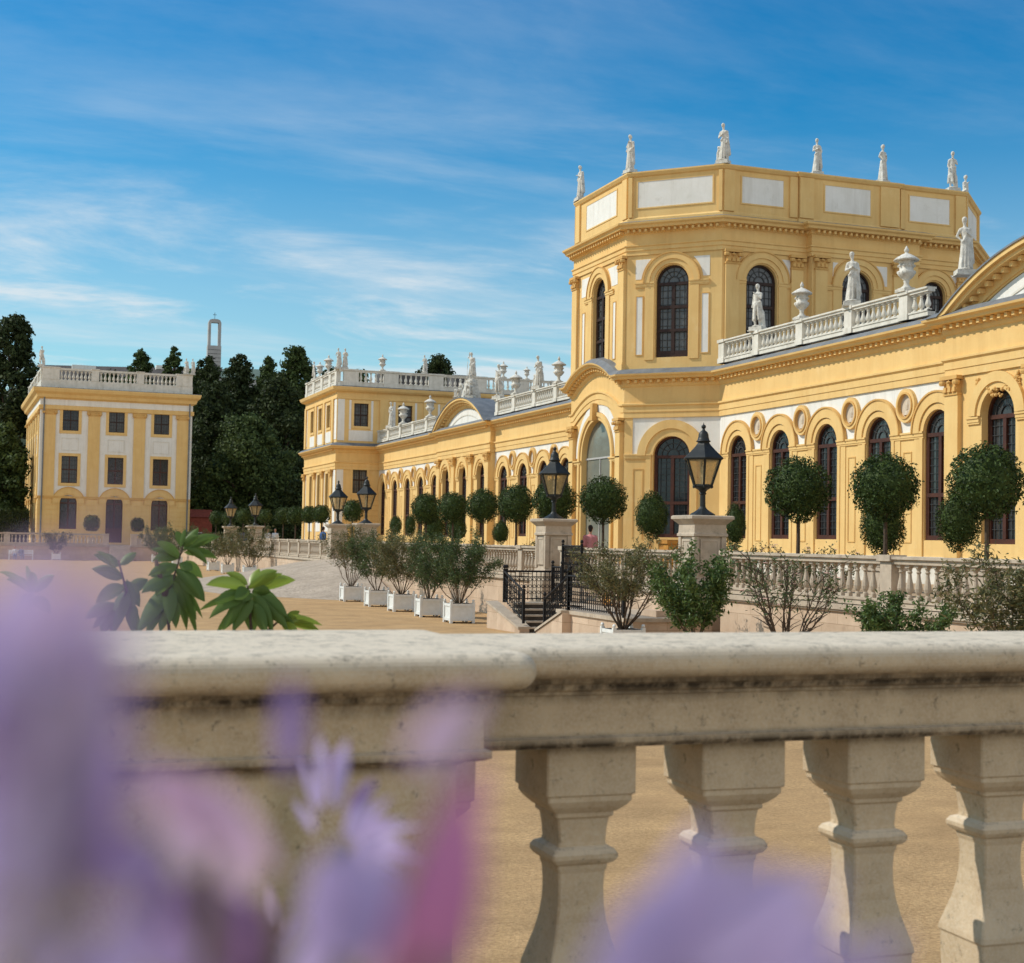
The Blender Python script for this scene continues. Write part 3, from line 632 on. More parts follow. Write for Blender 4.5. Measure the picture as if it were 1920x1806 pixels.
# segmental pediments over the risalits
def pediment(yc, half, peak, Rr):
    A, B = (XW-.3, yc+half+1), (XW-.3, yc-half-1); fr, q, _ = frame(A, B); c = q/2; zc = peak-Rr
    mb = MB(fr); seg = 40; base = 10.16; a0 = math.asin(min(1, half/Rr))
    def arcband(ra, rb, d0, d1, m):
        vs = []; n = seg+1
        for i in range(n):
            a = -a0+2*a0*i/seg
            for rr, dd in ((ra, d0), (ra, d1), (rb, d1), (rb, d0)): vs.append((c+rr*math.sin(a), dd, max(zc+rr*math.cos(a), base)))
        fs = []
        for i in range(seg):
            for k in range(4): j = (k+1) % 4; fs.append((4*i+k, 4*i+j, 4*i+4+j, 4*i+4+k))
        mb.add(vs, fs, m)
    arcband(Rr-.16, Rr, -.1, .62, 'yellow'); arcband(Rr-.30, Rr-.16, -.1, .50, 'yellow'); arcband(Rr-.62, Rr-.30, -.1, .12, 'yellow'); arcband(Rr-.68, Rr-.62, -.1, .06, 'yellow')
    n = int(2*a0*Rr/.42)
    for i in range(n+1):
        a = -a0+2*a0*i/n; rr = Rr-.39; x, z = c+rr*math.sin(a), zc+rr*math.cos(a)
        if z > base+.15: mb.box(x-.07, x+.07, .1, .36, z-.07, z+.08, 'yellow')
    p = wpart(mb, 'pediment', palace)
    # white tympanum
    mb = MB(fr); pts = []
    for i in range(seg+1):
        a = -a0+2*a0*i/seg; z = zc+(Rr-.7)*math.cos(a)
        if z > base+.02: pts.append((c+(Rr-.7)*math.sin(a), .02, z))
    pts = [(pts[0][0], .02, base-.02)]+pts+[(pts[-1][0], .02, base-.02)]
    mb.add(pts, [tuple(range(len(pts)))], 'white')
    for i in range(seg):   # raised inner moulding
        a = -a0*.80+1.6*a0*i/seg; b = -a0*.80+1.6*a0*(i+1)/seg; r1, r2 = Rr-1.15, Rr-1.08
        q4 = [(c+r1*math.sin(a), .05, zc+r1*math.cos(a)), (c+r1*math.sin(b), .05, zc+r1*math.cos(b)), (c+r2*math.sin(b), .05, zc+r2*math.cos(b)), (c+r2*math.sin(a), .05, zc+r2*math.cos(a))]
        if min(k[2] for k in q4) > base+.1: mb.quad(q4, 'balwhite')
    wpart(mb, 'tympanum', p)
    # barrel roof
    mb = MB(fr)
    for i in range(seg):
        a = -a0+2*a0*i/seg; b = -a0+2*a0*(i+1)/seg; rr = Rr+.035
        mb.quad([(c+rr*math.sin(a), .66, max(zc+rr*math.cos(a), base)), (c+rr*math.sin(b), .66, max(zc+rr*math.cos(b), base)), (c+rr*math.sin(b), -4.5, max(zc+rr*math.cos(b), base)), (c+rr*math.sin(a), -4.5, max(zc+rr*math.cos(a), base))], 'lead')
        mb.quad([(c+rr*math.sin(a), .66, max(zc+rr*math.cos(a), base)), (c+rr*math.sin(b), .66, max(zc+rr*math.cos(b), base)), (c+(rr-.06)*math.sin(b), .66, max(zc+(rr-.06)*math.cos(b), base)), (c+(rr-.06)*math.sin(a), .66, max(zc+(rr-.06)*math.cos(a), base))], 'lead')
    wpart(mb, 'pediment_roof', p)
pediment(32.95, 6.4, 12.1, 9.7)
pediment(90.4, 6.2, 12.05, 9.5)

# ---------------- rotunda
RC = [(29.1, 67.7), (26.0, 64.6), (26.0, 58.35), (29.1, YS), (41.7, YS), (44.8, 58.35), (44.8, 64.6), (41.7, 67.7)]
mb = MB()
# lower walls: portal face and two chamfers
f1, q1, _ = frame(RC[1], RC[2]); mb.fr = f1
PC = 3.15
mb.wall(0, q1, TZ, 9.3, [(PC, 1.68, TZ, 6.7, True)], 'yellow', reveal=.2, seg=24)
mb.arch(PC, 6.7, 1.86, 2.04, 0, .15, 'yellow', zb=2.2, seg=28); mb.arch(PC, 6.7, 1.69, 1.86, 0, .08, 'yellow', zb=2.2, seg=28)
mb.arch(PC, 6.71, 2.05, 2.50, 0, .03, 'white', seg=28)
mb.box(PC-.16, PC+.16, .05, .35, 8.36, 9.15, 'yellow2', .03)
impost(mb, PC+1.72, q1-.1, 6.35, out=.2); impost(mb, .1, PC-1.72, 6.35, out=.2)
# grey barrel niche and glazed back of the portal
for (A_, B_) in ((RC[2], RC[3]), (RC[0], RC[1])):
    fb, qb, _ = frame(A_, B_); mb.fr = fb
    mb.wall(0, qb, TZ, 8.27, [(2.2, .84, 3.0, 6.58, True)], 'yellow', 6.62, 'white', reveal=.28)
    mb.box(0, qb, 0, .07, TZ, 2.45, 'balwhite')
    mb.arch(2.2, 6.58, 1.18, 1.56, 0, .12, 'yellow', seg=24); mb.arch(2.2, 6.58, .845, 1.18, 0, .06, 'yellow', seg=24)
    mb.box(0, .38, 0, .03, 6.65, 8.26, 'yellow')
    for sg in (-1, 1): mb.box(2.2+sg*.94-(0 if sg > 0 else .24), 2.2+sg*.94+(.24 if sg > 0 else 0), 0, .06, 2.35, 6.42, 'yellow')
    impost(mb, .0, 2.2-.92); impost(mb, 2.2+.92, qb)
    for (p, q_, u, v) in ((.42, .46, 2.9, 6.0), (.86, .9, 2.9, 6.0), (.46, .86, 5.96, 6.0)): mb.box(p, q_, 0, .022, u, v, 'yellow2')
mb.fr = None
# upper walls
UZ0, UZ1 = 10.3, 15.5
RD = 33.3; RE = 38.8; PD = .42
outer = RC[:4]+[(RD, YS), (RD, YS-PD), (RE, YS-PD), (RE, YS)]+RC[4:]
def upper(A_, B_, c, r, wins=True, sill=10.9, spring=14.22, narrow=False):
    fu, qu, _ = frame(A_, B_); mb.fr = fu
    mb.wall(0, qu, UZ0, UZ1, [(c, r, sill, spring, True)] if wins else [], 'yellow', reveal=.35)
    if not wins: return qu
    mb.arch(c, spring, r+.26, r+.52, 0, .113, 'yellow', seg=24); mb.arch(c, spring, r+.06, r+.26, 0, .06, 'yellow', seg=24); mb.arch(c, spring, r+.52, r+.56, 0, .15, 'yellow2', seg=24)
    for sg in (-1, 1):
        mb.box(c+sg*(r+.06)-(0 if sg > 0 else .42), c+sg*(r+.06)+(.42 if sg > 0 else 0), 0, .05, UZ0+.5, spring-.2, 'yellow')
    impost(mb, max(0, c-r-.95), c-r-.03, spring-.2); impost(mb, c+r+.03, min(qu, c+r+.95), spring-.2)
    return qu
def wpanel(a, b, z0, z1, d=.012):
    mb.box(a, b, 0, d, z0, z1, 'white'); t = .04
    for (p, q_, u, v) in ((a-t, a, z0-t, z1+t), (b, b+t, z0-t, z1+t), (a, b, z0-t, z0), (a, b, z1, z1+t)): mb.box(p, q_, 0, .03, u, v, 'yellow2')
def spandrel(c, r, sp, a, b, z1):
    """white corner panels beside an arch"""
    ro = r+.68
    for sg, e in ((-1, a), (1, b)):
        pts = [(e, z1), (e, sp+.18)]
        n = 8; a1 = math.asin(.18/ro); xs = []
        z_top = z1-sp
        a2 = math.asin(min(1, (z_top)/ro)) if z_top < ro else math.pi/2*.82
        for i in range(n+1):
            t = a1+(a2-a1)*i/n; xs.append((c+sg*ro*math.cos(t), sp+ro*math.sin(t)))
        inside = [(x, z) for x, z in xs if (x > e if sg < 0 else x < e)]
        if len(inside) < 2: continue
        pts += inside+[(inside[-1][0], z1)]
        if sg > 0: pts = pts[::-1]
        mb.prism(pts, 0, .014, 'white')
qb = upper(RC[2], RC[3], 2.12, .76); cB = 2.12
wpanel(.48, .76, 11.05, 13.62); wpanel(3.50, 3.80, 11.05, 13.62); spandrel(cB, .76, 14.22, .42, 3.84, 15.28)
qb = upper(RC[0], RC[1], 2.12, .76)
upper(RC[1], RC[2], PC, .76); wpanel(1.15, 1.42, 11.05, 13.62); wpanel(q1-1.45, q1-1.18, 11.05, 13.62); spandrel(PC, .76, 14.22, 1.0, q1-1.0, 15.28)
wpanel(.62, .72, 11.05, 13.9); wpanel(q1-.72, q1-.62, 11.05, 13.9)
upper(RC[3], (RD, YS), 1.95, .76); spandrel(1.95, .76, 14.22, .75, 3.35, 15.28)
upper((RD, YS), (RD, YS-PD), 0, 0, False); upper((RD, YS-PD), (RE, YS-PD), 2.3, .76); spandrel(2.3, .76, 14.22, 1.05, 3.85, 15.28); upper((RE, YS-PD), (RE, YS), 0, 0, False)
upper((RE, YS), RC[4], 1.15, .62, spring=14.3); spandrel(1.15, .62, 14.3, .5, 2.4, 15.28)
upper(RC[4], RC[5], 2.2, .76); upper(RC[5], RC[6], 3.1, .76); upper(RC[6], RC[7], 2.2, .76); upper(RC[7], RC[0], 6, .76)
mb.fr = None
rot = wpart(mb, 'rotunda_wall', palace)
place_window(W_LOWB, RC[2], RC[3], 2.2, 3.0, palace, inset=.2); place_window(W_LOWB, RC[0], RC[1], 2.2, 3.0, palace, inset=.2)
for A_, B_, c in ((RC[2], RC[3], 2.12), (RC[0], RC[1], 2.12), (RC[1], RC[2], PC), (RC[3], (RD, YS), 1.95), ((RD, YS-PD), (RE, YS-PD), 2.3), (RC[4], RC[5], 2.2)): place_window(W_UP, A_, B_, c, 10.9, palace, inset=.24)
place_window(W_NARR, (RE, YS), RC[4], 1.15, 10.9, palace, inset=.24)
# pilasters
def pil(A_, B_, s, w, z0, z1, d1=.12, **k):
    p = MB(frame(A_, B_)[0]); pilaster(p, s, w, z0, z1, 0, d1, **k); wpart(p, 'pilaster', rot)
for s in (.36, q1-.36): pil(RC[1], RC[2], s, .60, UZ0, UZ1, .14); pil(RC[1], RC[2], s, .50, TZ, 8.27, .2)
pil(RC[3], (RD, YS), .46, .66, UZ0, UZ1); pil(RC[3], (RD, YS), 3.66, .6, UZ0, UZ1)
for s in (.42, 4.45): pil((RD, YS-PD), (RE, YS-PD), s, .6, UZ0, UZ1)
pil((RE, YS), RC[4], 2.6, .5, UZ0, UZ1)
# portal niche: barrel, glazed back
mb = MB(f1); n = 16; pts = [(PC-1.72, TZ)]+[(PC-1.72*math.cos(math.pi*i/n), 6.7+1.72*math.sin(math.pi*i/n)) for i in range(n+1)]+[(PC+1.72, TZ)]
mb.add([(a, -.19, z) for a, z in pts], [tuple(range(len(pts)))], 'pglass')
mb.box(PC-.03, PC+.03, -.18, -.15, TZ, 6.62, 'concrete'); mb.box(PC-1.7, PC+1.7, -.18, -.145, 6.6, 6.68, 'concrete'); mb.box(PC-1.7, PC+1.7, -.18, -.145, 4.4, 4.46, 'concrete')
wpart(mb, 'portal', palace)
# upper entablature, attic
UPP = [(.03, 15.48), (.06, 15.48), (.06, 15.66), (.10, 15.68), (.10, 15.84), (.15, 15.88), (.15, 15.93), (.04, 15.95), (.04, 16.42), (.12, 16.46), (.12, 16.60), (.42, 16.62), (.46, 16.72), (.56, 16.78), (.58, 16.86), (.2, 16.98), (-.15, 17.02)]
mb = MB(); mb.sweep(outer, UPP, 'yellow', closed=True, mats=['yellow']*14+['lead', 'lead'])
for i in range(len(outer)):
    a, b = outer[i], outer[(i+1) % len(outer)]
    if math.hypot(a[0]-b[0], a[1]-b[1]) > 1: dentils(mb, a, b, 16.47, .15, out=.33, w=.10, sp=.27, h=.12)
wpart(mb, 'cornice', palace)
ATT = [(-.06, 17.0), (.02, 17.0), (.02, 17.12), (-.05, 17.2), (-.05, 19.0), (.02, 19.04), (.06, 19.1), (.10, 19.16), (.10, 19.22), (-.3, 19.27), (-.6, 19.27)]
mb = MB(); att = RC[:4]+[(RD-.5, YS), (RD-.5, YS-.1), (RE-.7, YS-.1), (RE-.7, YS)]+RC[4:]
mb.sweep(att, ATT, 'yellow', closed=True, mats=['yellow']*8+['lead']*2)
def attpan(A_, B_, pans, pils):
    fa, qa, _ = frame(A_, B_)
    def g2(s, d, z): return fa(s, d-.05, z)
    mb.fr = g2
    for a, b in pans:
        mb.box(a, b, 0, .012, 17.62, 18.78, 'white'); t = .06
        for (p, q_, u, v) in ((a-t, a, 17.62-t, 18.78+t), (b, b+t, 17.62-t, 18.78+t), (a, b, 17.62-t, 17.62), (a, b, 18.78, 18.78+t)): mb.box(p, q_, 0, .03, u, v, 'yellow')
    for a, b in pils: mb.box(a, b, 0, .09, 17.2, 19.0, 'yellow')
    mb.fr = None
attpan(RC[1], RC[2], [(1.35, q1-1.35)], [(.1, .6), (q1-.6, q1-.1)])
attpan(RC[2], RC[3], [(.45, 3.9)], [(.02, .2), (4.2, 4.36)])
attpan(RC[0], RC[1], [(.45, 3.9)], [(.02, .2), (4.2, 4.36)])
attpan(RC[3], (RD-.5, YS), [(.95, 3.0)], [(.05, .55), (3.3, 3.68)])
attpan((RD-.5, YS-.1), (RE-.7, YS-.1), [(1.35, 3.7)], [(.05, .75), (4.2, 5.2)])
attpan((RE-.7, YS), RC[4], [(.55, 2.7)], [(3.0, 3.55), (.02, .25)])
attpan(RC[4], RC[5], [(.6, 3.7)], [(.05, .35), (4.0, 4.3)])
attpan(RC[5], RC[6], [(1, 5.2)], []); attpan(RC[6], RC[7], [(.6, 3.7)], []); attpan(RC[7], RC[0], [(1, 11)], [])
wpart(mb, 'attic', palace)
mb = MB(); mb.add([(x, y, 19.2) for x, y in RC], [tuple(range(8))], 'lead'); wpart(mb, 'roof', palace)
# wing roofs: low lead slope behind the balustrades
mb = MB()
for ya, yb in ((14, YS), (67.7, 114.3)):
    mb.quad([(XW+.3, ya, 10.48), (XW+.3, yb, 10.48), (XW+12.4, yb, 10.62), (XW+12.4, ya, 10.62)], 'lead')
    mb.box(XW+12.1, XW+12.5, ya, yb, TZ, 10.7, 'yellow')
wpart(mb, 'roof', palace)

# ---------------- end pavilion
EX, EY, EY2, EX2 = 25.5, 114.3, 127.0, 45.0
EP = [(EX2, EY2), (EX, EY2), (EX, EY), (EX2, EY)]
mb = MB()
UPPER = (11.8, 13.66)
W_ERU = rect_mesh(1.2, 1.95); W_ERL = rect_mesh(1.2, 2.15)
wy = [117.35, 120.6, 123.9]; wx = [27.5, 31.2, 35.0, 38.8]
W_EL = rect_mesh(1.05, 3.4, 2, 3)
fa, qa, _ = frame(EP[1], EP[2]); mb.fr = fa
sw = [EY2-y for y in wy]
mb.wall(0, qa, TZ, 10, [(s, .52, 5.2, 8.0, False) for s in sw], 'yellow', reveal=.3)
mb.wall(0, qa, 10, 15, [(s, .60, UPPER[0], UPPER[1], False) for s in sw], 'yellow', reveal=.3)
for s in sw:
    for (z0, z1, r) in ((5.2, 8.0, .52), (11.8, 13.66, .6)):
        for (p, q_, u, v) in ((s-r-.2, s-r, z0-.2, z1+.2), (s+r, s+r+.2, z0-.2, z1+.2), (s-r, s+r, z0-.2, z0), (s-r, s+r, z1, z1+.2)): mb.box(p, q_, 0, .06, u, v, 'yellow')
    mb.box(s-.95, s+.95, 0, .03, 10.55, 11.45, 'white'); mb.box(s-.9, s+.9, 0, .03, 3.2, 4.8, 'white')
for s in (.35, (sw[0]+sw[1])/2, (sw[1]+sw[2])/2, qa-1.35):
    mb.box(s-.3, s+.3, 0, .12, 10.5, 14.0, 'yellow')
    mb.box(s-.06-.45, s-.45+.1, 0, .02, 10.7, 13.9, 'white'); mb.box(s+.4, s+.55, 0, .02, 10.7, 13.9, 'white'); mb.box(s-.52, s-.38, 0, .02, 2.4, 8.1, 'white'); mb.box(s+.4, s+.55, 0, .02, 2.4, 8.1, 'white')
mb.box(qa-.75, qa-.1, 0, .02, 10.7, 14.0, 'white'); mb.box(qa-.75, qa-.1, 0, .02, 2.4, 8.2, 'white')
fs_, qs, _ = frame(EP[2], EP[3]); mb.fr = fs_
sx2 = [x-EX for x in wx]
mb.wall(0, qs, 10, 15, [(s, .60, UPPER[0], UPPER[1], False) for s in sx2], 'yellow', reveal=.3)
mb.wall(0, 3.6, TZ, 10, [(sx2[0], .60, 6.35, 8.5, False)], 'yellow', reveal=.3)
for s in sx2:
    for (z0, z1, r) in ((11.8, 13.66, .6),)+(((6.35, 8.5, .6),) if s < 3 else ()):
        for (p, q_, u, v) in ((s-r-.2, s-r, z0-.2, z1+.2), (s+r, s+r+.2, z0-.2, z1+.2), (s-r, s+r, z0-.2, z0), (s-r, s+r, z1, z1+.2)): mb.box(p, q_, 0, .06, u, v, 'yellow')
    mb.box(s-1.0, s+1.0, 0, .015, 10.6, 11.45, 'white'); mb.box(s-1.0, s-.82, 0, .02, 11.5, 13.9, 'white'); mb.box(s+.82, s+1.0, 0, .02, 11.5, 13.9, 'white')
mb.box(.06, .62, 0, .02, 10.6, 14.0, 'white'); mb.box(.06, .62, 0, .02, 2.4, 8.3, 'white')
for s in (3.9, 7.6, 11.4): mb.box(s-.35, s+.35, 0, .1, 10.6, 14.0, 'yellow')
for k in range(10): mb.box(.0, 3.6, 0, .012, 2.0+k*.42, 2.0+k*.42+.03, 'yellow2')
mb.fr = None
mb.quad([(EX, EY2, TZ), (EX2, EY2, TZ), (EX2, EY2, 15), (EX, EY2, 15)], 'yellow')
mb.quad([(EX2, EY, TZ), (EX2, EY2, TZ), (EX2, EY2, 15), (EX2, EY, 15)], 'yellow')
epw = wpart(mb, 'pavilion_wall', palace)
for s in sw: place_window(W_ERU, EP[1], EP[2], s, 11.75, palace, .2); place_window(W_EL, EP[1], EP[2], s, 4.9, palace, .2)
for s in sx2: place_window(W_ERU, EP[2], EP[3], s, 11.75, palace, .2)
place_window(W_ERL, EP[2], EP[3], sx2[0], 6.35, palace, .2)
for s in (.35, (sw[0]+sw[1])/2, (sw[1]+sw[2])/2, qa-1.35): pil(EP[1], EP[2], s, .6, TZ, 8.27, .14)
mb = MB(); mb.sweep([(EX, EY2), (EX, EY), (XW-.01, EY)], LOW, 'yellow', mats=LOWM); dentils(mb, (EX, EY2), (EX, EY), 9.78, .25)
EUP = [(.02, 13.95), (.08, 14.0), (.08, 14.12), (.03, 14.15), (.03, 14.5), (.12, 14.55), (.30, 14.6), (.42, 14.72), (.48, 14.88), (.50, 14.95), (.1, 15.05), (-.6, 15.05)]
mb.sweep(EP, EUP, 'yellow', closed=True, mats=['yellow']*9+['lead']*2)
wpart(mb, 'cornice', palace)
mb = MB(); mb.quad([(x, y, 15.06) for x, y in EP], 'lead'); mb.box(30, 34, 118, 120, 15.06, 16.7, 'roofg'); mb.box(36.5, 38, 118, 120, 15.06, 16.9, 'roofg'); wpart(mb, 'roof', palace)

# ---------------- balustrades
def balmesh(h, r, m, seg=8):
    b = MB(); b.box(-r*.85, r*.85, -r*.85, r*.85, 0, h*.09, m); b.box(-r*.85, r*.85, -r*.85, r*.85, h*.91, h, m)
    b.lathe([(r*.6, h*.09), (r*.62, h*.12), (r*.42, h*.16), (r*.8, h*.24), (r*.98, h*.33), (r*.85, h*.44), (r*.52, h*.62), (r*.42, h*.74), (r*.66, h*.79), (r*.45, h*.83), (r*.7, h*.91)], m, seg, cap=False)
    return b.mesh('baluster')
def balustrade(parent, A, B, z0, H, peds, m, bm, sp=.33, th=.15, plinth=.20, rail=.15, pw=.3, name='roof_balustrade', limit=100, count=None, own=False, pext=.03, railm=None):
    """peds: positions s of pedestals; balusters between them; returns the holder"""
    fr, q, ang = frame(A, B); mb = MB(fr); railm = railm or m
    if not own: pass
    mb.box(0, q, -th, th, z0, z0+plinth, m); mb.box(0, q, -th-.02, th+.03, z0+plinth-.05, z0+plinth+.002, m)
    mb.box(0, q, -th*.95, th*.95, z0+H-rail, z0+H-.06, railm); mb.box(0, q, -th-.05, th+.05, z0+H-.06, z0+H, railm)
    for s in peds:
        a, b = max(0, s-pw), min(q, s+pw); mb.box(a, b, -th-pext, th+pext, z0+plinth+.003, z0+H-rail+.02, m); mb.box(a-.04, b+.04, -th-.08, th+.08, z0+H-.10, z0+H+.03, m); mb.box(a-.03, b+.03, -th-.06, th+.06, z0, z0+plinth+.01, m)
    hold = parent if own else wpart(mb, name, parent)
    if own: wpart(mb, 'rail_and_plinth', parent)
    cuts = sorted(peds); rest = MB(); n_ = [0 if count is None else count[0]]
    ends = [0]+[c for c in cuts]+[q]
    for i in range(len(ends)-1):
        a = ends[i]+(pw if i > 0 or 0 in cuts else 0); b = ends[i+1]-(pw if i < len(ends)-2 or q in cuts else 0)
        if b-a < sp: continue
        k = max(1, round((b-a)/sp)); 
        for j in range(k):
            s = a+(b-a)*(j+.5)/k; p = fr(s, 0, z0+plinth)
            if n_[0] < limit:
                o = put(bm, 'baluster', loc=p, rz=ang); adopt(o, hold); n_[0] += 1
            else:
                base = len(rest.v)
                for v in bm.vertices: rest.v.append((v.co.x+p[0], v.co.y+p[1], v.co.z+p[2]))
                mi = rest.mi(bm.materials[0].name if False else BMN[bm.name]) 
                for pl in bm.polygons: rest.f.append(tuple(base+t for t in pl.vertices)); rest.m.append(mi)
    if rest.f: wpart(rest, 'balusters', hold, kind='stuff')
    if count is not None: count[0] = n_[0]
    return hold
BMN = {}
def bmk(h, r, m, seg=8):
    b = balmesh(h, r, m, seg); BMN[b.name] = m; return b
BM_ROOF = bmk(.62, .105, 'balwhite'); BM_END = bmk(.86, .13, 'balwhite', 6)
cnt = [0]
XB = XW-.12
balustrade(palace, (XB, YS-.25), (XB, 40.2), 10.47, .97, [.3, 3.25, 6.65, 10.05, 13.45], 'balwhite', BM_ROOF, count=cnt, pw=.24)
balustrade(palace, (XB, 84.4), (XB, 67.9), 10.47, .97, [.25, 3.3, 6.8, 10.2, 13.6, 16.2], 'balwhite', BM_ROOF, count=cnt, pw=.24)
balustrade(palace, (XB, 113.9), (XB, 97.4), 10.47, .97, [.25, 3.3, 6.9, 10.5, 14.1], 'balwhite', BM_ROOF, count=cnt, pw=.24)
balustrade(palace, (EX+.1, EY2), (EX+.1, EY+.2), 15.06, 1.33, [.3, 3.4, 6.7, 9.9, 12.2], 'balwhite', BM_END, sp=.42, plinth=.34, rail=.2, pw=.4, count=cnt)
balustrade(palace, (EX+.1, EY+.1), (EX2, EY+.1), 15.06, 1.33, [1.0, 4.35, 8.2, 12.0, 15.8, 19.0], 'balwhite', BM_END, sp=.42, plinth=.34, rail=.2, pw=.62, count=cnt)

# ============================================================ TERRACE WALLS AND BALUSTRADES
BALS = bmk(.73, .085, 'stonel', 10); BALF = bmk(.73, .10, 'stonel', 6)
RZ = 2.56
def retaining(A, B, label, z1=TZ-.02, zb=-.2, coping=True, niches=()):
    t = thing('retaining_wall', label, 'wall', (*[(A[i]+B[i])/2 for i in (0, 1)], 0)); fr, q, _ = frame(A, B)
    mb = MB(fr); mb.box(0, q, -.35, 0, zb, z1-.16, 'ashlar'); mb.box(0, q, -.35, .05, zb, .28, 'ashlar'); wpart(mb, 'wall', t)
    mb = MB(fr); mb.box(-.02, q+.02, -.30, .10, z1-.155, z1-.04, 'stonel'); mb.box(-.01, q+.01, -.30, .06, z1-.20, z1-.158, 'stonel'); wpart(mb, 'coping', t); return t
retaining((WX, 32.9), (WX, 10), 'pinkish block terrace wall below the near balustrade, right of the tall lantern pier')
retaining((WX, 44.3), (WX, 33.5), 'terrace wall behind the stair landing between the two near lantern piers')
retaining((WX, 71.4), (WX, 45.2), 'sunlit block terrace wall behind the row of white shrub tubs')
retaining((WX, FY), (WX, 79.9), 'distant terrace wall beyond the cobbled ramp')
retaining((-60, FY), (WX, FY), 'long terrace wall at the far end of the court below the left pavilion')
BL = [(32.85, 12, 'near stone terrace balustrade with stout balusters right of the big lantern', [7.2, 16.4], 'near'),
      (44.2, 34.9, 'stone balustrade between the two near lantern piers above the stair landing', [.3, 9.0], 'mid'),
      (71.3, 45.3, 'stone balustrade behind the oleander tubs left of the second lantern', [.3, 4.5, 10.8, 17.1, 23.3], 'row'),
      (104, 80, 'distant ribbed stone balustrade left of the cobbled ramp', [0, 3.2, 6.4, 9.6, 12.8, 16, 19.2, 22.4], 'far')]
for ya, yb, lab, peds, k in BL:
    t = thing('terrace_balustrade', lab, 'balustrade', (WX-.02, (ya+yb)/2, TZ-.04), group='stone balustrades along the terrace edge')
    q = ya-yb
    if k == 'near': peds = [.2, 7.2, 13.6, 20.6]
    balustrade(t, (WX+.14, ya), (WX+.14, yb), TZ-.04, 1.05, peds, 'stonel', BALS if k != 'far' else BALF, sp=.30, th=.13, plinth=.16, rail=.16, pw=.2, own=True, pext=.01)
for x0, x1, lab in ((-18, 10.45, 'far stone balustrade on the court end wall left of the opening'), (12.6, 17.3, 'short far stone balustrade on the court end wall right of the opening')):
    t = thing('terrace_balustrade', lab, 'balustrade', ((x0+x1)/2, FY, TZ-.04), group='stone balustrades along the terrace edge')
    balustrade(t, (x0, FY+.14), (x1, FY+.14), TZ-.04, 1.15, [.3, (x1-x0)*.33, (x1-x0)*.66, x1-x0-.3], 'stonel', BALF, sp=.36, th=.13, plinth=.18, rail=.18, pw=.3, own=True)
# steps in the far opening
t = thing('court_steps', 'flight of steps rising through the opening in the far terrace wall', 'steps', (11.5, FY-1, 0)); mb = MB()
for i in range(9): mb.box(10.5, 12.5, FY-3+i*.33, FY, i*.17, (i+1)*.17, 'stonel')
wpart(mb, 'tread', t)

# ---------------- lantern piers
def make_pier():
    t = thing('lantern_pier', '-', 'pier', (0, 0, TZ)); w = .43
    def sq(mb, prof, m, ch=.0):
        for (h0, z0), (h1, z1) in zip(prof[:-1], prof[1:]):
            mb.add([(-h0, -h0, z0), (h0, -h0, z0), (h0, h0, z0), (-h0, h0, z0), (-h1, -h1, z1), (h1, -h1, z1), (h1, h1, z1), (-h1, h1, z1)], [(0, 1, 5, 4), (1, 2, 6, 5), (2, 3, 7, 6), (3, 0, 4, 7)], m)
        h, z = prof[-1]; mb.add([(-h, -h, z), (h, -h, z), (h, h, z), (-h, h, z)], [(0, 1, 2, 3)], m)
    b = MB(); sq(b, [(.60, -1.55), (.60, -.1), (.56, -.06), (.54, .12), (.45, .28), (.42, .33), (.42, 1.38)], 'stonel')
    # corner buttress strips
    for sx_ in (-1, 1):
        for sy in (-1, 1): b.box(sx_*.40-.07, sx_*.40+.07, sy*.40-.07, sy*.40+.07, .30, 1.385, 'stonel')
    b.build('shaft', t)
    p = MB()
    for k in range(4):
        c, s_ = [(1, 0), (0, 1), (-1, 0), (0, -1)][k]
        p.fr = lambda s, d, z, c=c, s_=s_: (-s_*s+c*d, c*s+s_*d, z)
        p.box(-.24, .24, .42, .445, .45, 1.28, 'stonel')
        for (a, b_, u, v) in ((-.28, -.22, .41, 1.32), (.22, .28, .41, 1.32), (-.22, .22, .41, .47), (-.22, .22, 1.26, 1.32)): p.box(a, b_, .42, .462, u, v, 'stonel')
    p.build('panel', t)
    c = MB(); sq(c, [(.44, 1.385), (.50, 1.40), (.50, 1.46), (.47, 1.49), (.46, 1.70), (.50, 1.74), (.56, 1.80), (.60, 1.84), (.62, 1.85), (.62, 1.92), (.58, 1.945)], 'stonel')
    c.build('cap', t); return t
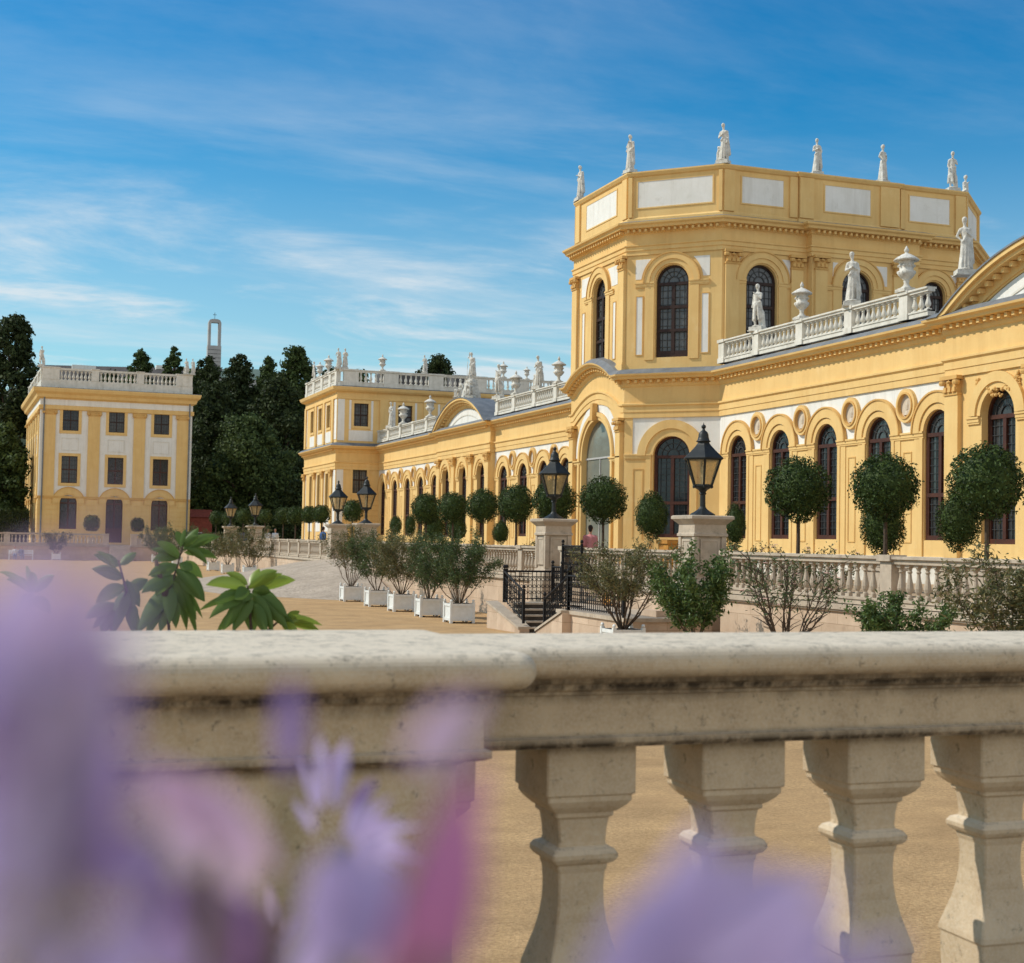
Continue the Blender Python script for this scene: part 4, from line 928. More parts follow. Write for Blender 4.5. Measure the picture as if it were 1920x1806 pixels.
def make_lantern():
    t = thing('street_lantern', '-', 'lantern', (0, 0, 0)); H = 6
    m = MB(); m.lathe([(.34, 0), (.33, .04), (.22, .10), (.12, .17), (.075, .24), (.07, .55), (.10, .58), (.075, .62), (.12, .68), (.23, .74), (.26, .78), (.26, .80)], 'iron2', 12); m.build('post', t, smooth=False)
    fr = MB(); z0, z1, r0, r1 = .80, 1.50, .25, .50
    for i in range(H):
        a = 2*math.pi*i/H+R(8); ca, sa = math.cos(a), math.sin(a)
        fr.tube([(r0*ca, r0*sa, z0-.02), (r1*ca, r1*sa, z1)], [.030, .036], 'iron2', 5)
        b_ = a+2*math.pi/H; fr.tube([(r1*ca, r1*sa, z1), (r1*math.cos(b_), r1*math.sin(b_), z1)], .035, 'iron2', 4); fr.tube([(r0*ca, r0*sa, z0), (r0*math.cos(b_), r0*math.sin(b_), z0)], .03, 'iron2', 4)
        fr.lathe([(0, -.05), (.03, -.03), (.03, .02), (0, .05)], 'iron2', 6, c=(r0*ca*1.08, r0*sa*1.08, z0-.03))
    fr.build('lantern_frame', t)
    for i in range(H):
        a = 2*math.pi*i/H+R(8); b_ = a+2*math.pi/H; g = MB()
        g.quad([(r0*math.cos(a), r0*math.sin(a), z0), (r0*math.cos(b_), r0*math.sin(b_), z0), (r1*math.cos(b_), r1*math.sin(b_), z1), (r1*math.cos(a), r1*math.sin(a), z1)], 'lglass'); g.build('pane', t)
    bl = MB(); bl.lathe([(.03, .82), (.03, 1.0), (.05, 1.02), (.05, 1.28), (.02, 1.34)], 'white', 10); bl.build('bulb', t)
    rf = MB(); rf.lathe([(.47, 1.50), (.575, 1.49), (.58, 1.52), (.54, 1.56), (.36, 1.72), (.22, 1.86), (.17, 1.93), (.165, 1.96)], 'iron2', H, rot=R(8)); rf.build('lantern_roof', t)
    fn = MB(); fn.lathe([(.19, 1.955), (.19, 1.985), (.16, 2.0), (.14, 2.08), (.13, 2.16), (.10, 2.22), (.05, 2.26), (.035, 2.29), (.035, 2.31)], 'iron2', 12); fn.lathe([(0, 2.30), (.05, 2.32), (.065, 2.36), (.05, 2.40), (.015, 2.42), (.008, 2.47), (0, 2.48)], 'iron2', 10); fn.build('finial', t, smooth=True)
    return t
PIER0 = make_pier(); LANT0 = make_lantern()
PIERS = [(1317, 17.55, 'nearest', 'right of the stair'), (1038, 17.55, 'second', 'left of the stair'), (686, 17.9, 'third', 'right of the cobbled ramp'),
         (633, 17.9, 'fourth', 'left of the cobbled ramp'), (478, 18.1, 'fifth', 'right one of the distant pair'), (432, 18.1, 'last', 'left one of the distant pair')]
for i, (px, X, w1, w2) in enumerate(PIERS):
    p = on('X', X, px, 990); la = f'{w1} panelled stone pier under a lantern, {w2}'; lb = f'{w1} dark lantern with amber panes, on the pier {w2}'
    loc = (X, p[1], TZ)
    if i == 0: P = PIER0; P.location = loc; P['label'] = la; P['group'] = 'lantern piers along the terrace'; Q = LANT0; Q.location = (X, p[1], TZ+1.945); Q['label'] = lb; Q['group'] = 'lanterns on the terrace piers'
    else: copy_thing(PIER0, loc, 0, la, group='lantern piers along the terrace'); copy_thing(LANT0, (X, p[1], TZ+1.945), R(7*i), lb, group='lanterns on the terrace piers')

# ---------------- stair and landing
t = thing('garden_stair', 'stone landing with a short flight of steps between the two near lantern piers', 'stairs', (15.6, 38.5, 0))
LZ = .84
mb = MB(); BLp, BRp = (15.0, 41.4), (15.05, 39.2); TLp, TRp = (14.48, 43.6), (14.75, 35.2)
landing = [(17.38, 33.3), (14.95, 33.3), (14.95, 38.0), (16.4, 39.3), (16.4, 41.85), (15.0, 41.85), (15.0, 42.5), (17.38, 42.5)]
mb.add([(x, y, LZ-.1) for x, y in landing]+[(x, y, 0) for x, y in landing], [tuple(range(8))]+[(i, (i+1) % 8, 8+(i+1) % 8, 8+i) for i in range(8)], 'ashlar')
wpart(mb, 'landing', t)
mb = MB(); mb.sweep([(17.38, 33.3), (14.95, 33.3), (14.95, 38.0)][::-1], [(-.3, LZ-.098), (.06, LZ-.098), (.06, LZ), (-.3, LZ)], 'stonel'); mb.add([(x, y, LZ-.004) for x, y in landing], [tuple(range(8))], 'stonel'); wpart(mb, 'coping', t)
for i in range(5):
    s = MB(); y0 = 40.35+i*.30; s.box(15.0, 16.38, y0+.04, 41.84, i*.168, (i+1)*.168-.05, 'stepdark'); s.box(14.98, 16.38, y0, 41.84, (i+1)*.168-.049, (i+1)*.168, 'stonel'); wpart(s, 'step', t)
for (a, b_, c_) in (((14.95, 39.3), (14.85, 37.0), (16.2, 38.9)), ((14.80, 40.3), (14.62, 42.8), (16.3, 42.0))):
    s = MB()
    for h0, h1, m_ in ((.12, LZ-.06, 'ashlar'),):
        w_ = .16; d = Vector((b_[0]-a[0], b_[1]-a[1], 0)); n = Vector((-d.y, d.x, 0)).normalized()*w_
        A3, B3 = Vector((*a, 0)), Vector((*b_, 0))
        vs = [A3-n, A3+n, B3+n, B3-n]; s.add([tuple(v) for v in vs]+[(*(A3-n)[:2], h0), (*(A3+n)[:2], h0), (*(B3+n)[:2], h1), (*(B3-n)[:2], h1)], [(0, 1, 5, 4), (1, 2, 6, 5), (2, 3, 7, 6), (3, 0, 4, 7), (4, 5, 6, 7)], 'ashlar')
        n2 = n*1.25; s.add([(*(A3-n2)[:2], h0), (*(A3+n2)[:2], h0), (*(B3+n2)[:2], h1), (*(B3-n2)[:2], h1), (*(A3-n2)[:2], h0+.07), (*(A3+n2)[:2], h0+.07), (*(B3+n2)[:2], h1+.07), (*(B3-n2)[:2], h1+.07)], [(0, 1, 5, 4), (1, 2, 6, 5), (2, 3, 7, 6), (3, 0, 4, 7), (4, 5, 6, 7)], 'stonel')
    wpart(s, 'cheek_wall', t)
# second flight from the landing to the terrace beside the near pier
s = MB()
for i in range(4): s.box(16.0+i*.33, 16.33+i*.33, 33.75, 34.7, LZ+.002, LZ+(i+1)*.165, 'stone')
wpart(s, 'upper_steps', t)
# arched niche in the wall behind the landing
s = MB(frame((WX, 44.3), (WX, 33.5))[0]); s.arch(4.2, .9, .35, .5, .0, .07, 'stone', seg=12); s.prism([(3.85, LZ), (4.55, LZ)]+[(4.2+.35*math.cos(math.pi*i/10), .9+.35*math.sin(math.pi*i/10)) for i in range(11)], .0, .02, 'terracotta'); wpart(s, 'niche', t)

def railing(pts, h, label, name='iron_railing', sp=.14, scroll=True, posts=True):
    """wrought iron rail through 3d base points"""
    t = thing(name, label, 'railing', pts[0], group='wrought iron railings of the garden stair')
    tr = MB(); P = [Vector(p) for p in pts]
    tr.tube([p+Vector((0, 0, h)) for p in P], .035, 'iron', 6); tr.tube([p+Vector((0, 0, .10)) for p in P], .018, 'iron', 4); tr.tube([p+Vector((0, 0, h*.82)) for p in P], .016, 'iron', 4)
    wpart(tr, 'handrail', t); br = MB()
    for a, b in zip(P[:-1], P[1:]):
        L_ = (b-a).length; n = max(1, int(L_/sp)); d = (b-a).normalized()
        for i in range(n+1):
            p = a+(b-a)*(i/n); br.tube([p+Vector((0, 0, .05)), p+Vector((0, 0, h))], .014, 'iron', 4)
            if scroll and i < n:
                c = p+(b-a)*(.5/n); r = sp*.36
                for zc in (.28, .46, .66):
                    if zc*h/.9 < h: br.tube([c+d*(r*math.cos(R(u)))+Vector((0, 0, zc*h/.9+r*math.sin(R(u)))) for u in range(0, 361, 45)], .012, 'iron', 3)
    wpart(br, 'baluster_bars', t)
    if posts:
        for p in (P[0], P[-1]):
            q = MB(); q.fr = lambda x, y, z, p=p: (p.x+x, p.y+y, p.z+z); q.box(-.035, .035, -.035, .035, 0, h+.08, 'iron'); q.lathe([(0, 0), (.05, .03), (.06, .07), (.04, .11), (0, .13)], 'iron', 8, c=(0, 0, h+.08)); wpart(q, 'post', t)
    return t
railing([(14.82, 40.45, .28), (14.74, 42.0, .84)], .95, 'sloping wrought iron railing on the left cheek of the garden stair')
railing([(15.05, 39.3, .10), (15.0, 37.3, LZ)], .95, 'sloping wrought iron railing on the right cheek of the garden stair')
railing([(14.98, 37.3, LZ), (14.98, 33.5, LZ)], .95, 'wrought iron railing along the front of the stair landing')
railing([(14.95, 42.4, LZ), (17.1, 42.4, LZ)], .95, 'wrought iron railing at the left end of the stair landing')
railing([(16.45, 42.3, LZ), (16.45, 41.5, LZ)], 1.1, 'tall ornate iron panel beside the top step of the garden stair')
railing([(17.3, 43.6, TZ-.1), (17.3, 42.0, TZ-.1)], 1.15, 'dense dark iron railing on the terrace edge right of the second lantern pier', sp=.1)

# ============================================================ NEAR BALUSTRADE
t = thing('stone_balustrade', 'large weathered beige stone balustrade in the foreground with square vase balusters', 'balustrade', (1.5, 3.15, TZ))
def nose(yf, yb, zt, zb, r=None, n=8):
    """rail section (y, z) with rounded noses"""
    h = (zt-zb)/2; pts = []
    for i in range(n+1): a = math.pi/2+math.pi*i/n; pts.append((yf+h+h*1.0*math.cos(a), zb+h+h*math.sin(a)))
    for i in range(n+1): a = -math.pi/2+math.pi*i/n; pts.append((yb-h+h*math.cos(a), zb+h+h*math.sin(a)))
    return pts
def extr(mb, sec, x0, x1, m, n=24, jit=0, rnd=None):
    xs = [x0+(x1-x0)*i/n for i in range(n+1)]; q = len(sec); vs = []
    cy = sum(p[0] for p in sec)/q; cz = sum(p[1] for p in sec)/q
    for x in xs:
        k = 1.0; 
        for (y, z) in sec: vs.append((x, y+(random.uniform(-jit, jit) if jit else 0), z+(random.uniform(-jit, jit) if jit else 0)))
    fs = []
    for i in range(n):
        for k in range(q): j = (k+1) % q; fs.append((i*q+k, i*q+j, (i+1)*q+j, (i+1)*q+k))
    fs += [tuple(range(q)), tuple(range(n*q, (n+1)*q))]; mb.add(vs, fs, m)
mb = MB(); [extr(mb, nose(2.885+o, 3.37, 2.522-o*.3, 2.452, n=14), a, b, 'old', 1) for a, b, o in ((.90, 3.02, 0), (3.024, 4.5, 0), (4.504, 6.5, .001))]
wpart(mb, 'rail', t)
mb = MB()
def fill(y0, y1, z0, z1, x0, x1): mb.box(x0, x1, y0, y1, z0, z1, 'old')
extr(mb, [(2.965, 2.4525), (2.965, 2.437), (2.978, 2.432), (2.982, 2.42), (2.995, 2.414), (2.995, 2.408), (3.008, 2.405), (3.008, 2.315), (2.992, 2.311), (2.992, 2.300), (3.004, 2.288), (3.30, 2.288), (3.31, 2.300), (3.31, 2.311), (3.295, 2.315), (3.295, 2.405), (3.31, 2.44), (3.31, 2.4525)], .90, 6.5, 'old', 1)
wpart(mb, 'frieze', t)
# pier cap, frieze, body at the left
mb = MB(); zt, zb = 2.524, 2.450; h = (zt-zb)/2
def capring(x0, x1, y0, y1):
    vs = []; secs = 14; rows = []
    for i in range(secs+1):
        a = math.pi/2-math.pi*i/secs; o = h*math.cos(a); z = zb+h+h*math.sin(a); rows.append((o, z))
    fs = []; per = []
    cr = .05
    def ringpts(o):
        pts = []
        for (cx_, cy_, a0) in ((x1-cr, y0+cr, -90), (x1-cr, y1-cr, 0), (x0+cr, y1-cr, 90), (x0+cr, y0+cr, 180)):
            for k in range(7): a = R(a0+15*k); pts.append((cx_+(cr-h+o)*math.cos(a), cy_+(cr-h+o)*math.sin(a)))
        return pts
    for o, z in rows: vs += [(x, y, z) for x, y in ringpts(o)]
    q = 28
    for i in range(secs):
        for k in range(q): j = (k+1) % q; fs.append((i*q+k, i*q+j, (i+1)*q+j, (i+1)*q+k))
    fs += [tuple(range(q)), tuple(range(secs*q, (secs+1)*q))]
    mb.add(vs, fs, 'old')
capring(-.45, 1.035, 2.70, 3.50); wpart(mb, 'pier_cap', t)
mb = MB(); mb.sweep([(-.35, 3.40), (-.35, 2.845), (.955, 2.845), (.955, 3.40)][::-1] if False else [(-.35, 3.40), (-.35, 2.83), (.955, 2.83), (.955, 3.40)], [(.03, 2.4495), (.03, 2.437), (.018, 2.432), (.014, 2.42), (.002, 2.414), (0, 2.408), (0, 2.320), (.014, 2.316), (.014, 2.302), (0, 2.296), (-.03, 2.290), (-.045, 2.28), (-.045, 1.55)], 'old')
wpart(mb, 'pier', t)
# balusters: square vase section
BP = [(.108, 2.288), (.110, 2.28), (.110, 2.172), (.104, 2.168), (.104, 2.156), (.094, 2.142), (.078, 2.128), (.072, 2.126), (.072, 2.116), (.064, 2.110), (.060, 2.085), (.058, 2.055), (.060, 2.046), (.074, 2.040), (.081, 2.030), (.081, 2.020), (.074, 2.010), (.062, 2.004), (.062, 1.996), (.058, 1.985), (.056, 1.95), (.057, 1.91), (.062, 1.87), (.071, 1.83), (.083, 1.79), (.093, 1.757), (.095, 1.745), (.09, 1.738), (.09, 1.70), (.088, 1.65), (.078, 1.63), (.085, 1.62), (.112, 1.61), (.112, 1.55)]
bb = MB()
for (h0, z0), (h1, z1) in zip(BP[:-1], BP[1:]):
    n = 6
    def sqr(h_, z): 
        e = .004; return [(-h_+e, -h_, z), (h_-e, -h_, z), (h_, -h_+e, z), (h_, h_-e, z), (h_-e, h_, z), (-h_+e, h_, z), (-h_, h_-e, z), (-h_, -h_+e, z)]
    bb.add(sqr(h0, z0)+sqr(h1, z1), [(k, (k+1) % 8, 8+(k+1) % 8, 8+k) for k in range(8)], 'old')
bme = bb.mesh('baluster')
for i in range(9):
    o = put(bme, 'baluster', loc=(.905+i*.393+random.uniform(-.003, .003), 3.168+random.uniform(-.003, .003), 0), rz=random.uniform(-.012, .012)); adopt(o, t)
mb = MB(); mb.box(.9, 6.5, 3.02, 3.32, 1.46, 1.549, 'old'); wpart(mb, 'plinth', t)

# ============================================================ LEFT PAVILION
LP = thing('corner_pavilion', 'three-storey yellow and white pavilion with a roof balustrade at the far left', 'pavilion', (3.7, 157, TZ), rz=R(2.0))
PWD, PD_ = 15.6, 24.0
PP = [(0, PD_), (0, 0), (PWD, 0), (PWD, PD_)]; z_ = TZ
mb = MB(); W_P1 = rect_mesh(1.62, 2.2, gm='glass'); W_P2 = rect_mesh(1.62, 2.85, 2, 2, 'frame', 'glass'); 
def arch_simple(r, h):
    f = MB(); p = MB(); f.fr = lambda s, d, z: (s, -d, z); f.arch(0, h, r-.1, r, -.06, .06, 'frame', zb=0, seg=14); f.box(-.07, .07, -.05, .05, 0, h+r-.1, 'frame'); f.box(-r+.1, r-.1, -.055, .055, h-.05, h+.08, 'frame'); f.box(-r+.1, r-.1, -.055, .055, 0, .15, 'frame')
    for i in range(1, 5): f.box(-r+.1, r-.1, -.02, .02, h*i/5-.02, h*i/5+.02, 'came')
    for c in (-.5, .5): f.box(c*r-.015, c*r+.015, -.021, .021, 0, h, 'came')
    n = 14; poly = [(-r+.05, 0), (r-.05, 0)]+[((r-.05)*math.cos(math.pi*i/n), h+(r-.05)*math.sin(math.pi*i/n)) for i in range(n+1)]
    p.add([(a, .03, z) for a, z in poly], [tuple(range(len(poly)))], 'glass'); return f.mesh('window'), p.mesh('pane')
W_P3 = arch_simple(.86, 2.7)
FC = [3.05, 7.72, 12.38]
ffr, fq, _ = frame(PP[1], PP[2]); sfr, sq_, _ = frame(PP[0], PP[1])
def Z(a): return a-TZ
for (frx, q, cs, door) in ((ffr, PWD, FC, True), (sfr, PD_, [3.5, 8.0, 12, 16, 20.5], False)):
    mb.fr = frx
    mb.wall(0, q, Z(TZ), Z(6.4), [(c, .86, Z(3.1) if not (door and c == FC[1]) else Z(1.75), Z(5.8), True) for c in cs], 'yellow', reveal=.22)
    mb.wall(0, q, Z(6.4), Z(12.0), [(c, .80, Z(7.9), Z(10.72), False) for c in cs], 'white', reveal=.22)
    mb.wall(0, q, Z(12.0), Z(17.2), [(c, .80, Z(13.38), Z(15.55), False) for c in cs], 'white', reveal=.22)
    mb.box(0, q, 0, .10, Z(6.3), Z(6.52), 'yellow2')
    for k in range(9): mb.box(0, q, 0, .02, Z(2.0)+k*.5, Z(2.0)+k*.5+.42, 'yellow') if k < 9 and not any(False for _ in ()) and q < 0 else None
    for c in cs:
        mb.arch(c, Z(5.8), 1.0, 1.62, 0, .09, 'yellow', seg=20); mb.arch(c, Z(5.8), 1.62, 1.70, 0, .14, 'yellow2', seg=20); mb.arch(c, Z(5.8), .87, 1.0, 0, .05, 'yellow', zb=Z(3.1), seg=20)
        for (z0, z1) in ((Z(7.9), Z(10.72)), (Z(13.38), Z(15.55))):
            r, t_ = .80, .30
            for (p, q_, u, v) in ((c-r-t_, c-r, z0-t_, z1+t_), (c+r, c+r+t_, z0-t_, z1+t_), (c-r, c+r, z0-t_, z0), (c-r, c+r, z1, z1+t_)): mb.box(p, q_, 0, .06, u, v, 'yellow')
        for (p, q_, u, v) in ((c-.85, c-.8, Z(11.3), Z(12.6)), (c+.8, c+.85, Z(11.3), Z(12.6)), (c-.8, c+.8, Z(11.3), Z(11.35)), (c-.8, c+.8, Z(12.55), Z(12.6))): mb.box(p, q_, 0, .03, u, v, 'balwhite')
    for k in range(8):
        z0 = Z(2.1)+k*.50
        edges = [0]+[e for c in cs for e in (c-1.05, c+1.05)]+[q]
        for i in range(0, len(edges), 2):
            if edges[i+1]-edges[i] > .1: mb.box(edges[i]+.02, edges[i+1]-.02, 0, .035, z0, z0+.44, 'yellow')
mb.fr = None
mb.quad([(PWD, 0, 0), (PWD, PD_, 0), (PWD, PD_, Z(17.2)), (PWD, 0, Z(17.2))], 'yellow'); mb.quad([(0, PD_, 0), (PWD, PD_, 0), (PWD, PD_, Z(17.2)), (0, PD_, Z(17.2))], 'yellow')
lw = mb.build('wall', LP)
for (frx, q, pos) in ((ffr, PWD, [.95, 5.42, 10.08, 14.6]), (sfr, PD_, [1.2, 5.8, 10, 14, 18.3, 22.8])):
    for s in pos:
        p = MB(frx); p.box(s-.60, s+.60, 0, .14, Z(6.52), Z(15.4), 'yellow'); p.box(s-.66, s+.66, 0, .18, Z(15.0), Z(15.08), 'yellow2'); p.box(s-.62, s+.62, 0, .2, Z(15.08), Z(15.35), 'yellow2')
        for k in (-1, 1): p.lathe([(0, -.16), (.17, -.12), (.2, 0), (.17, .12), (0, .16)], 'yellow2', 8, c=(s+k*.58, .16, Z(15.22)))
        p.box(s-.74, s+.74, 0, .22, Z(15.36), Z(15.5), 'yellow2'); p.build('pilaster', lw)
def pw(ms, frx, A_, B_, s, z):
    _, _, ang = frame(A_, B_); loc = frx(s, -.15, z); o = put(ms[0], 'window', LP, loc=loc, rz=ang); p = put(ms[1], 'pane', o)
for (frx, A_, B_, cs, door) in ((ffr, PP[1], PP[2], FC, 1), (sfr, PP[0], PP[1], [3.5, 8.0, 12, 16, 20.5], 0)):
    for c in cs:
        pw(W_P3, frx, A_, B_, c, Z(3.1)); pw(W_P2, frx, A_, B_, c, Z(7.9)); pw(W_P1, frx, A_, B_, c, Z(13.38))
d = MB(ffr); d.box(FC[1]-.84, FC[1]+.84, -.16, -.1, Z(1.75), Z(3.1), 'frame'); d.build('door', LP)
mb = MB(); mb.sweep(PP, [(.02, Z(15.5)), (.16, Z(15.55)), (.16, Z(15.95)), (.04, Z(16.0)), (.04, Z(16.6)), (.16, Z(16.68)), (.35, Z(16.78)), (.45, Z(17.1)), (.72, Z(17.35)), (.80, Z(17.6)), (.80, Z(17.75)), (.74, Z(17.8)), (-.2, Z(17.86))], 'yellow', closed=True,
   mats=['yellow', 'yellow', 'yellow', 'white', 'yellow', 'yellow', 'yellow', 'yellow', 'yellow', 'yellow', 'lead', 'lead'])
mb.build('cornice', LP)
mb = MB(); mb.quad([(x, y, Z(18.3)) for x, y in PP], 'lead'); mb.build('roof', LP)
for s in (.35, PWD-.32):
    dp = MB(ffr); dp.tube([(s, .25, Z(17)), (s, .25, Z(6.6)), (s, .2, Z(6.3)), (s, .2, Z(TZ)+.1)], .075, 'lead', 8); dp.build('drainpipe', LP)
BM_LP = bmk(.98, .15, 'balwhite', 6)
def lbal(A_, B_, peds):
    fr, q, ang = frame(A_, B_); mb = MB(fr); z0 = Z(18.3); H = 1.6
    mb.box(0, q, -.18, .18, z0-.5, z0+.36, 'balwhite'); mb.box(0, q, -.2, .2, z0+H-.22, z0+H, 'balwhite')
    for s, w in peds: mb.box(max(0, s-w), min(q, s+w), -.21, .21, z0+.362, z0+H-.2, 'balwhite'); mb.box(max(0, s-w)-.05, min(q, s+w)+.05, -.26, .26, z0+H-.02, z0+H+.08, 'balwhite')
    h = mb.build('roof_balustrade', LP); e = sorted(peds)
    for (s0, w0), (s1, w1) in zip(e[:-1], e[1:]):
        a, b = s0+w0, s1-w1; n = int((b-a)/.40)
        for k in range(n): s = a+(b-a)*(k+.5)/n; put(BM_LP, 'baluster', h, loc=fr(s, 0, z0+.36), rz=ang)
lbal((.05, .1), (PWD-.05, .1), [(.9, .85), (5.35, .38), (10.0, .38), (14.6, .85)])
lbal((.15, PD_), (.15, .1), [(.4, .4), (6, .4), (12, .4), (18, .4), (23.4, .4)])

# ============================================================ STATUES AND URNS
def capsule(vs, fs, a, b, ra, rb, seg=10, ring=4):
    a, b = Vector(a), Vector(b); d = b-a
    if d.length < 1e-5: d = Vector((0, 0, 1e-4))
    d = d.normalized(); u = d.orthogonal().normalized(); w = d.cross(u); k0 = len(vs); rows = []
    for i in range(ring): t = math.pi/2*(i/ring); rows.append((a-d*ra*math.cos(t), ra*math.sin(t)))
    rows.append((a, ra)); rows.append((b, rb))
    for i in range(1, ring+1): t = math.pi/2*(i/ring); rows.append((b+d*rb*math.sin(t), rb*math.cos(t)))
    for c, r in rows:
        for j in range(seg): q = 2*math.pi*j/seg; vs.append(tuple(c+(u*math.cos(q)+w*math.sin(q))*max(r, 1e-4)))
    for i in range(len(rows)-1):
        for j in range(seg): m = (j+1) % seg; fs.append((k0+i*seg+j, k0+i*seg+m, k0+(i+1)*seg+m, k0+(i+1)*seg+j))
    fs.append(tuple(k0+j for j in range(seg))[::-1]); fs.append(tuple(k0+(len(rows)-1)*seg+j for j in range(seg)))
def remesh(name, caps, m, vox=.028, smooth=3, shade=True):
    vs, fs = [], []
    for c in caps: capsule(vs, fs, *c)
    me = bpy.data.meshes.new('tmp'); me.from_pydata(vs, [], fs); o = bpy.data.objects.new('tmp', me); COL.objects.link(o)
    r = o.modifiers.new('r', 'REMESH'); r.mode = 'VOXEL'; r.voxel_size = vox
    if smooth: s = o.modifiers.new('s', 'SMOOTH'); s.factor = .5; s.iterations = smooth
    dg = bpy.context.evaluated_depsgraph_get(); dg.update(); out = bpy.data.meshes.new_from_object(o.evaluated_get(dg)); out.name = name
    out.materials.clear(); out.materials.append(M[m]); bpy.data.objects.remove(o); bpy.data.meshes.remove(me)
    out.polygons.foreach_set('use_smooth', [shade]*len(out.polygons)); return out
def figure(seed, armL=0, armR=0, robe=.7, lean=.05, side=None, seat=False):
    """marble figure 1.75 m tall on z = 0, facing -y"""
    rg = random.Random(seed); C = []
    hz = .93 if not seat else .55; hx = lean
    hip = Vector((hx, 0, hz)); ch = Vector((hx*.3, .0, hz+.38)); nk = Vector((0, 0, hz+.58)); hd = Vector((-.015, -.02, hz+.74))
    C += [(hip, hip+Vector((0, 0, .1)), .15, .125), (hip+Vector((0, 0, .1)), ch, .115, .15), (ch+Vector((-.1, 0, .06)), ch+Vector((.1, 0, .06)), .095, .095), (ch, nk, .1, .055), (nk, hd, .05, .07), (hd, hd+Vector((0, -.012, .06)), .085, .092), (hd+Vector((0, .05, .04)), hd+Vector((0, .07, .0)), .075, .055)]
    C.append((hd+Vector((0, -.09, .01)), hd+Vector((0, -.10, .0)), .016, .016))
    for sg, arm in ((-1, armL), (1, armR)):
        sh = ch+Vector((sg*.17, 0, .07)); 
        el, ha = {0: (Vector((sg*.22, .02, -.27)), Vector((sg*.20, -.10, -.50))), 1: (Vector((sg*.24, -.04, -.25)), Vector((sg*.02, -.20, -.16))), 2: (Vector((sg*.24, 0, .12)), Vector((sg*.18, -.05, .36))), 3: (Vector((sg*.27, .03, -.22)), Vector((sg*.12, -.08, -.40))), 4: (Vector((sg*.20, -.08, -.20)), Vector((-sg*.06, -.15, .03)))}[arm]
        e, h = ch+Vector((0, 0, .07))+el, ch+Vector((0, 0, .07))+ha
        C += [(sh, e, .055, .043), (e, h, .043, .028), (h, h+(h-e).normalized()*.07, .035, .028)]
    if seat:
        for sg in (-1, 1):
            k = hip+Vector((sg*.12, -.42, .04)); C += [(hip+Vector((sg*.08, 0, 0)), k, .11, .085), (k, Vector((k.x, k.y-.02, .1)), .08, .05), (Vector((k.x, k.y, .05)), Vector((k.x, k.y-.14, .04)), .045, .04)]
        C.append(((0, .05, .2), (0, .0, .45), .26, .2))
    else:
        kL = Vector((-.10+hx*.5, -.07, .50)); kR = Vector((.09+hx, .0, .49)); aL = Vector((-.12, .0, .09)); aR = Vector((.09, 0, .08))
        C += [(hip+Vector((-.08, 0, 0)), kL, .105, .07), (kL, aL, .068, .042), (hip+Vector((.08, 0, 0)), kR, .105, .07), (kR, aR, .068, .042)]
        for a in (aL, aR): C.append((a+Vector((0, 0, -.04)), a+Vector((0, -.14, -.05)), .042, .03))
    # drapery: fold ridges
    n = int(10*robe)
    for i in range(n):
        a = 2*math.pi*i/max(n, 1)+rg.random()*.4; r0 = .13; r1 = .17+rg.random()*.07; z0 = (hz+.05) if robe > .5 else hz-.05; z1 = (.06 if robe > .75 else .3)
        if seat: z1 = .08; r1 += .1
        C.append(((hx+r0*math.cos(a), r0*.8*math.sin(a), z0), (hx*.4+r1*math.cos(a), r1*.8*math.sin(a), z1), .04, .05))
    C.append(((hx-.15, -.06, hz+.02), (hx+.17, -.04, hz+.12), .05, .06)); C.append(((hx+.16, .0, hz+.1), (hx+.22, .06, .3), .06, .09))
    if robe > .6: C.append((ch+Vector((.14, -.06, .1)), (hx-.12, -.12, hz+.05), .04, .05)); C.append((ch+Vector((.14, .08, .1)), (hx+.1, .14, .35), .06, .10))
    if side == 'stump': C += [((.22, .08, .0), (.2, .06, .62), .10, .07), ((.2, .06, .6), (.16, .04, .8), .05, .03)]
    if side == 'child': C += [((-.26, -.05, .05), (-.24, -.04, .38), .07, .09), ((-.24, -.04, .38), (-.22, -.04, .58), .09, .05), ((-.22, -.05, .64), (-.22, -.05, .66), .07, .07), ((-.2, -.06, .5), (-.1, -.08, .62), .035, .03)]
    if side == 'staff': C += [((-.30, -.1, .05), (-.26, -.08, 1.5), .022, .02)]
    me = remesh('body', C, 'marble', .026, 2)
    p = MB(); p.box(-.30, .30, -.24, .24, -.14, .005, 'marble'); p.box(-.34, .34, -.28, .28, -.18, -.139, 'marble'); p.lathe([(.25, 0), (.27, .03), (.2, .07), (.1, .08)], 'marble', 9, rot=seed)
    return me, p.mesh('plinth')
FIG = [figure(1, 3, 1, .9, .05, None), figure(2, 0, 4, .6, -.05, 'stump'), figure(3, 1, 0, .9, .06, 'child'), figure(4, 1, 1, .8, .04, 'stump'), figure(5, 2, 3, .7, .06, 'staff'), figure(6, 4, 3, .95, -.04, None)]
SEAT = [figure(11, 1, 3, .9, .0, None, True), figure(12, 3, 1, .9, .0, None, True)]
def statue(k, loc, h, rz, label, group, seat=False):
    me, pl = (SEAT if seat else FIG)[k]; sc = h/(1.93 if not seat else 1.5)
    t = thing('marble_statue', label, 'statue', (loc[0], loc[1], loc[2]), rz, group); t.scale = (sc,)*3
    b = put(me, 'figure', t, loc=(0, 0, .18)); p = put(pl, 'plinth', t, loc=(0, 0, .18)); return t
UP = MB(); UP.lathe([(.20, .10), (.19, .15), (.10, .22), (.075, .32), (.10, .36), (.085, .40), (.17, .46), (.27, .58), (.30, .68), (.22, .72), (.235, .95), (.26, 1.0), (.27, 1.02)], 'marble', 18)
for i in range(10): a = 2*math.pi*i/10; UP.lathe([(0, -.05), (.035, -.03), (.045, 0), (.03, .03), (0, .05)], 'marble', 6, c=(.25*math.cos(a), .25*math.sin(a), .86))
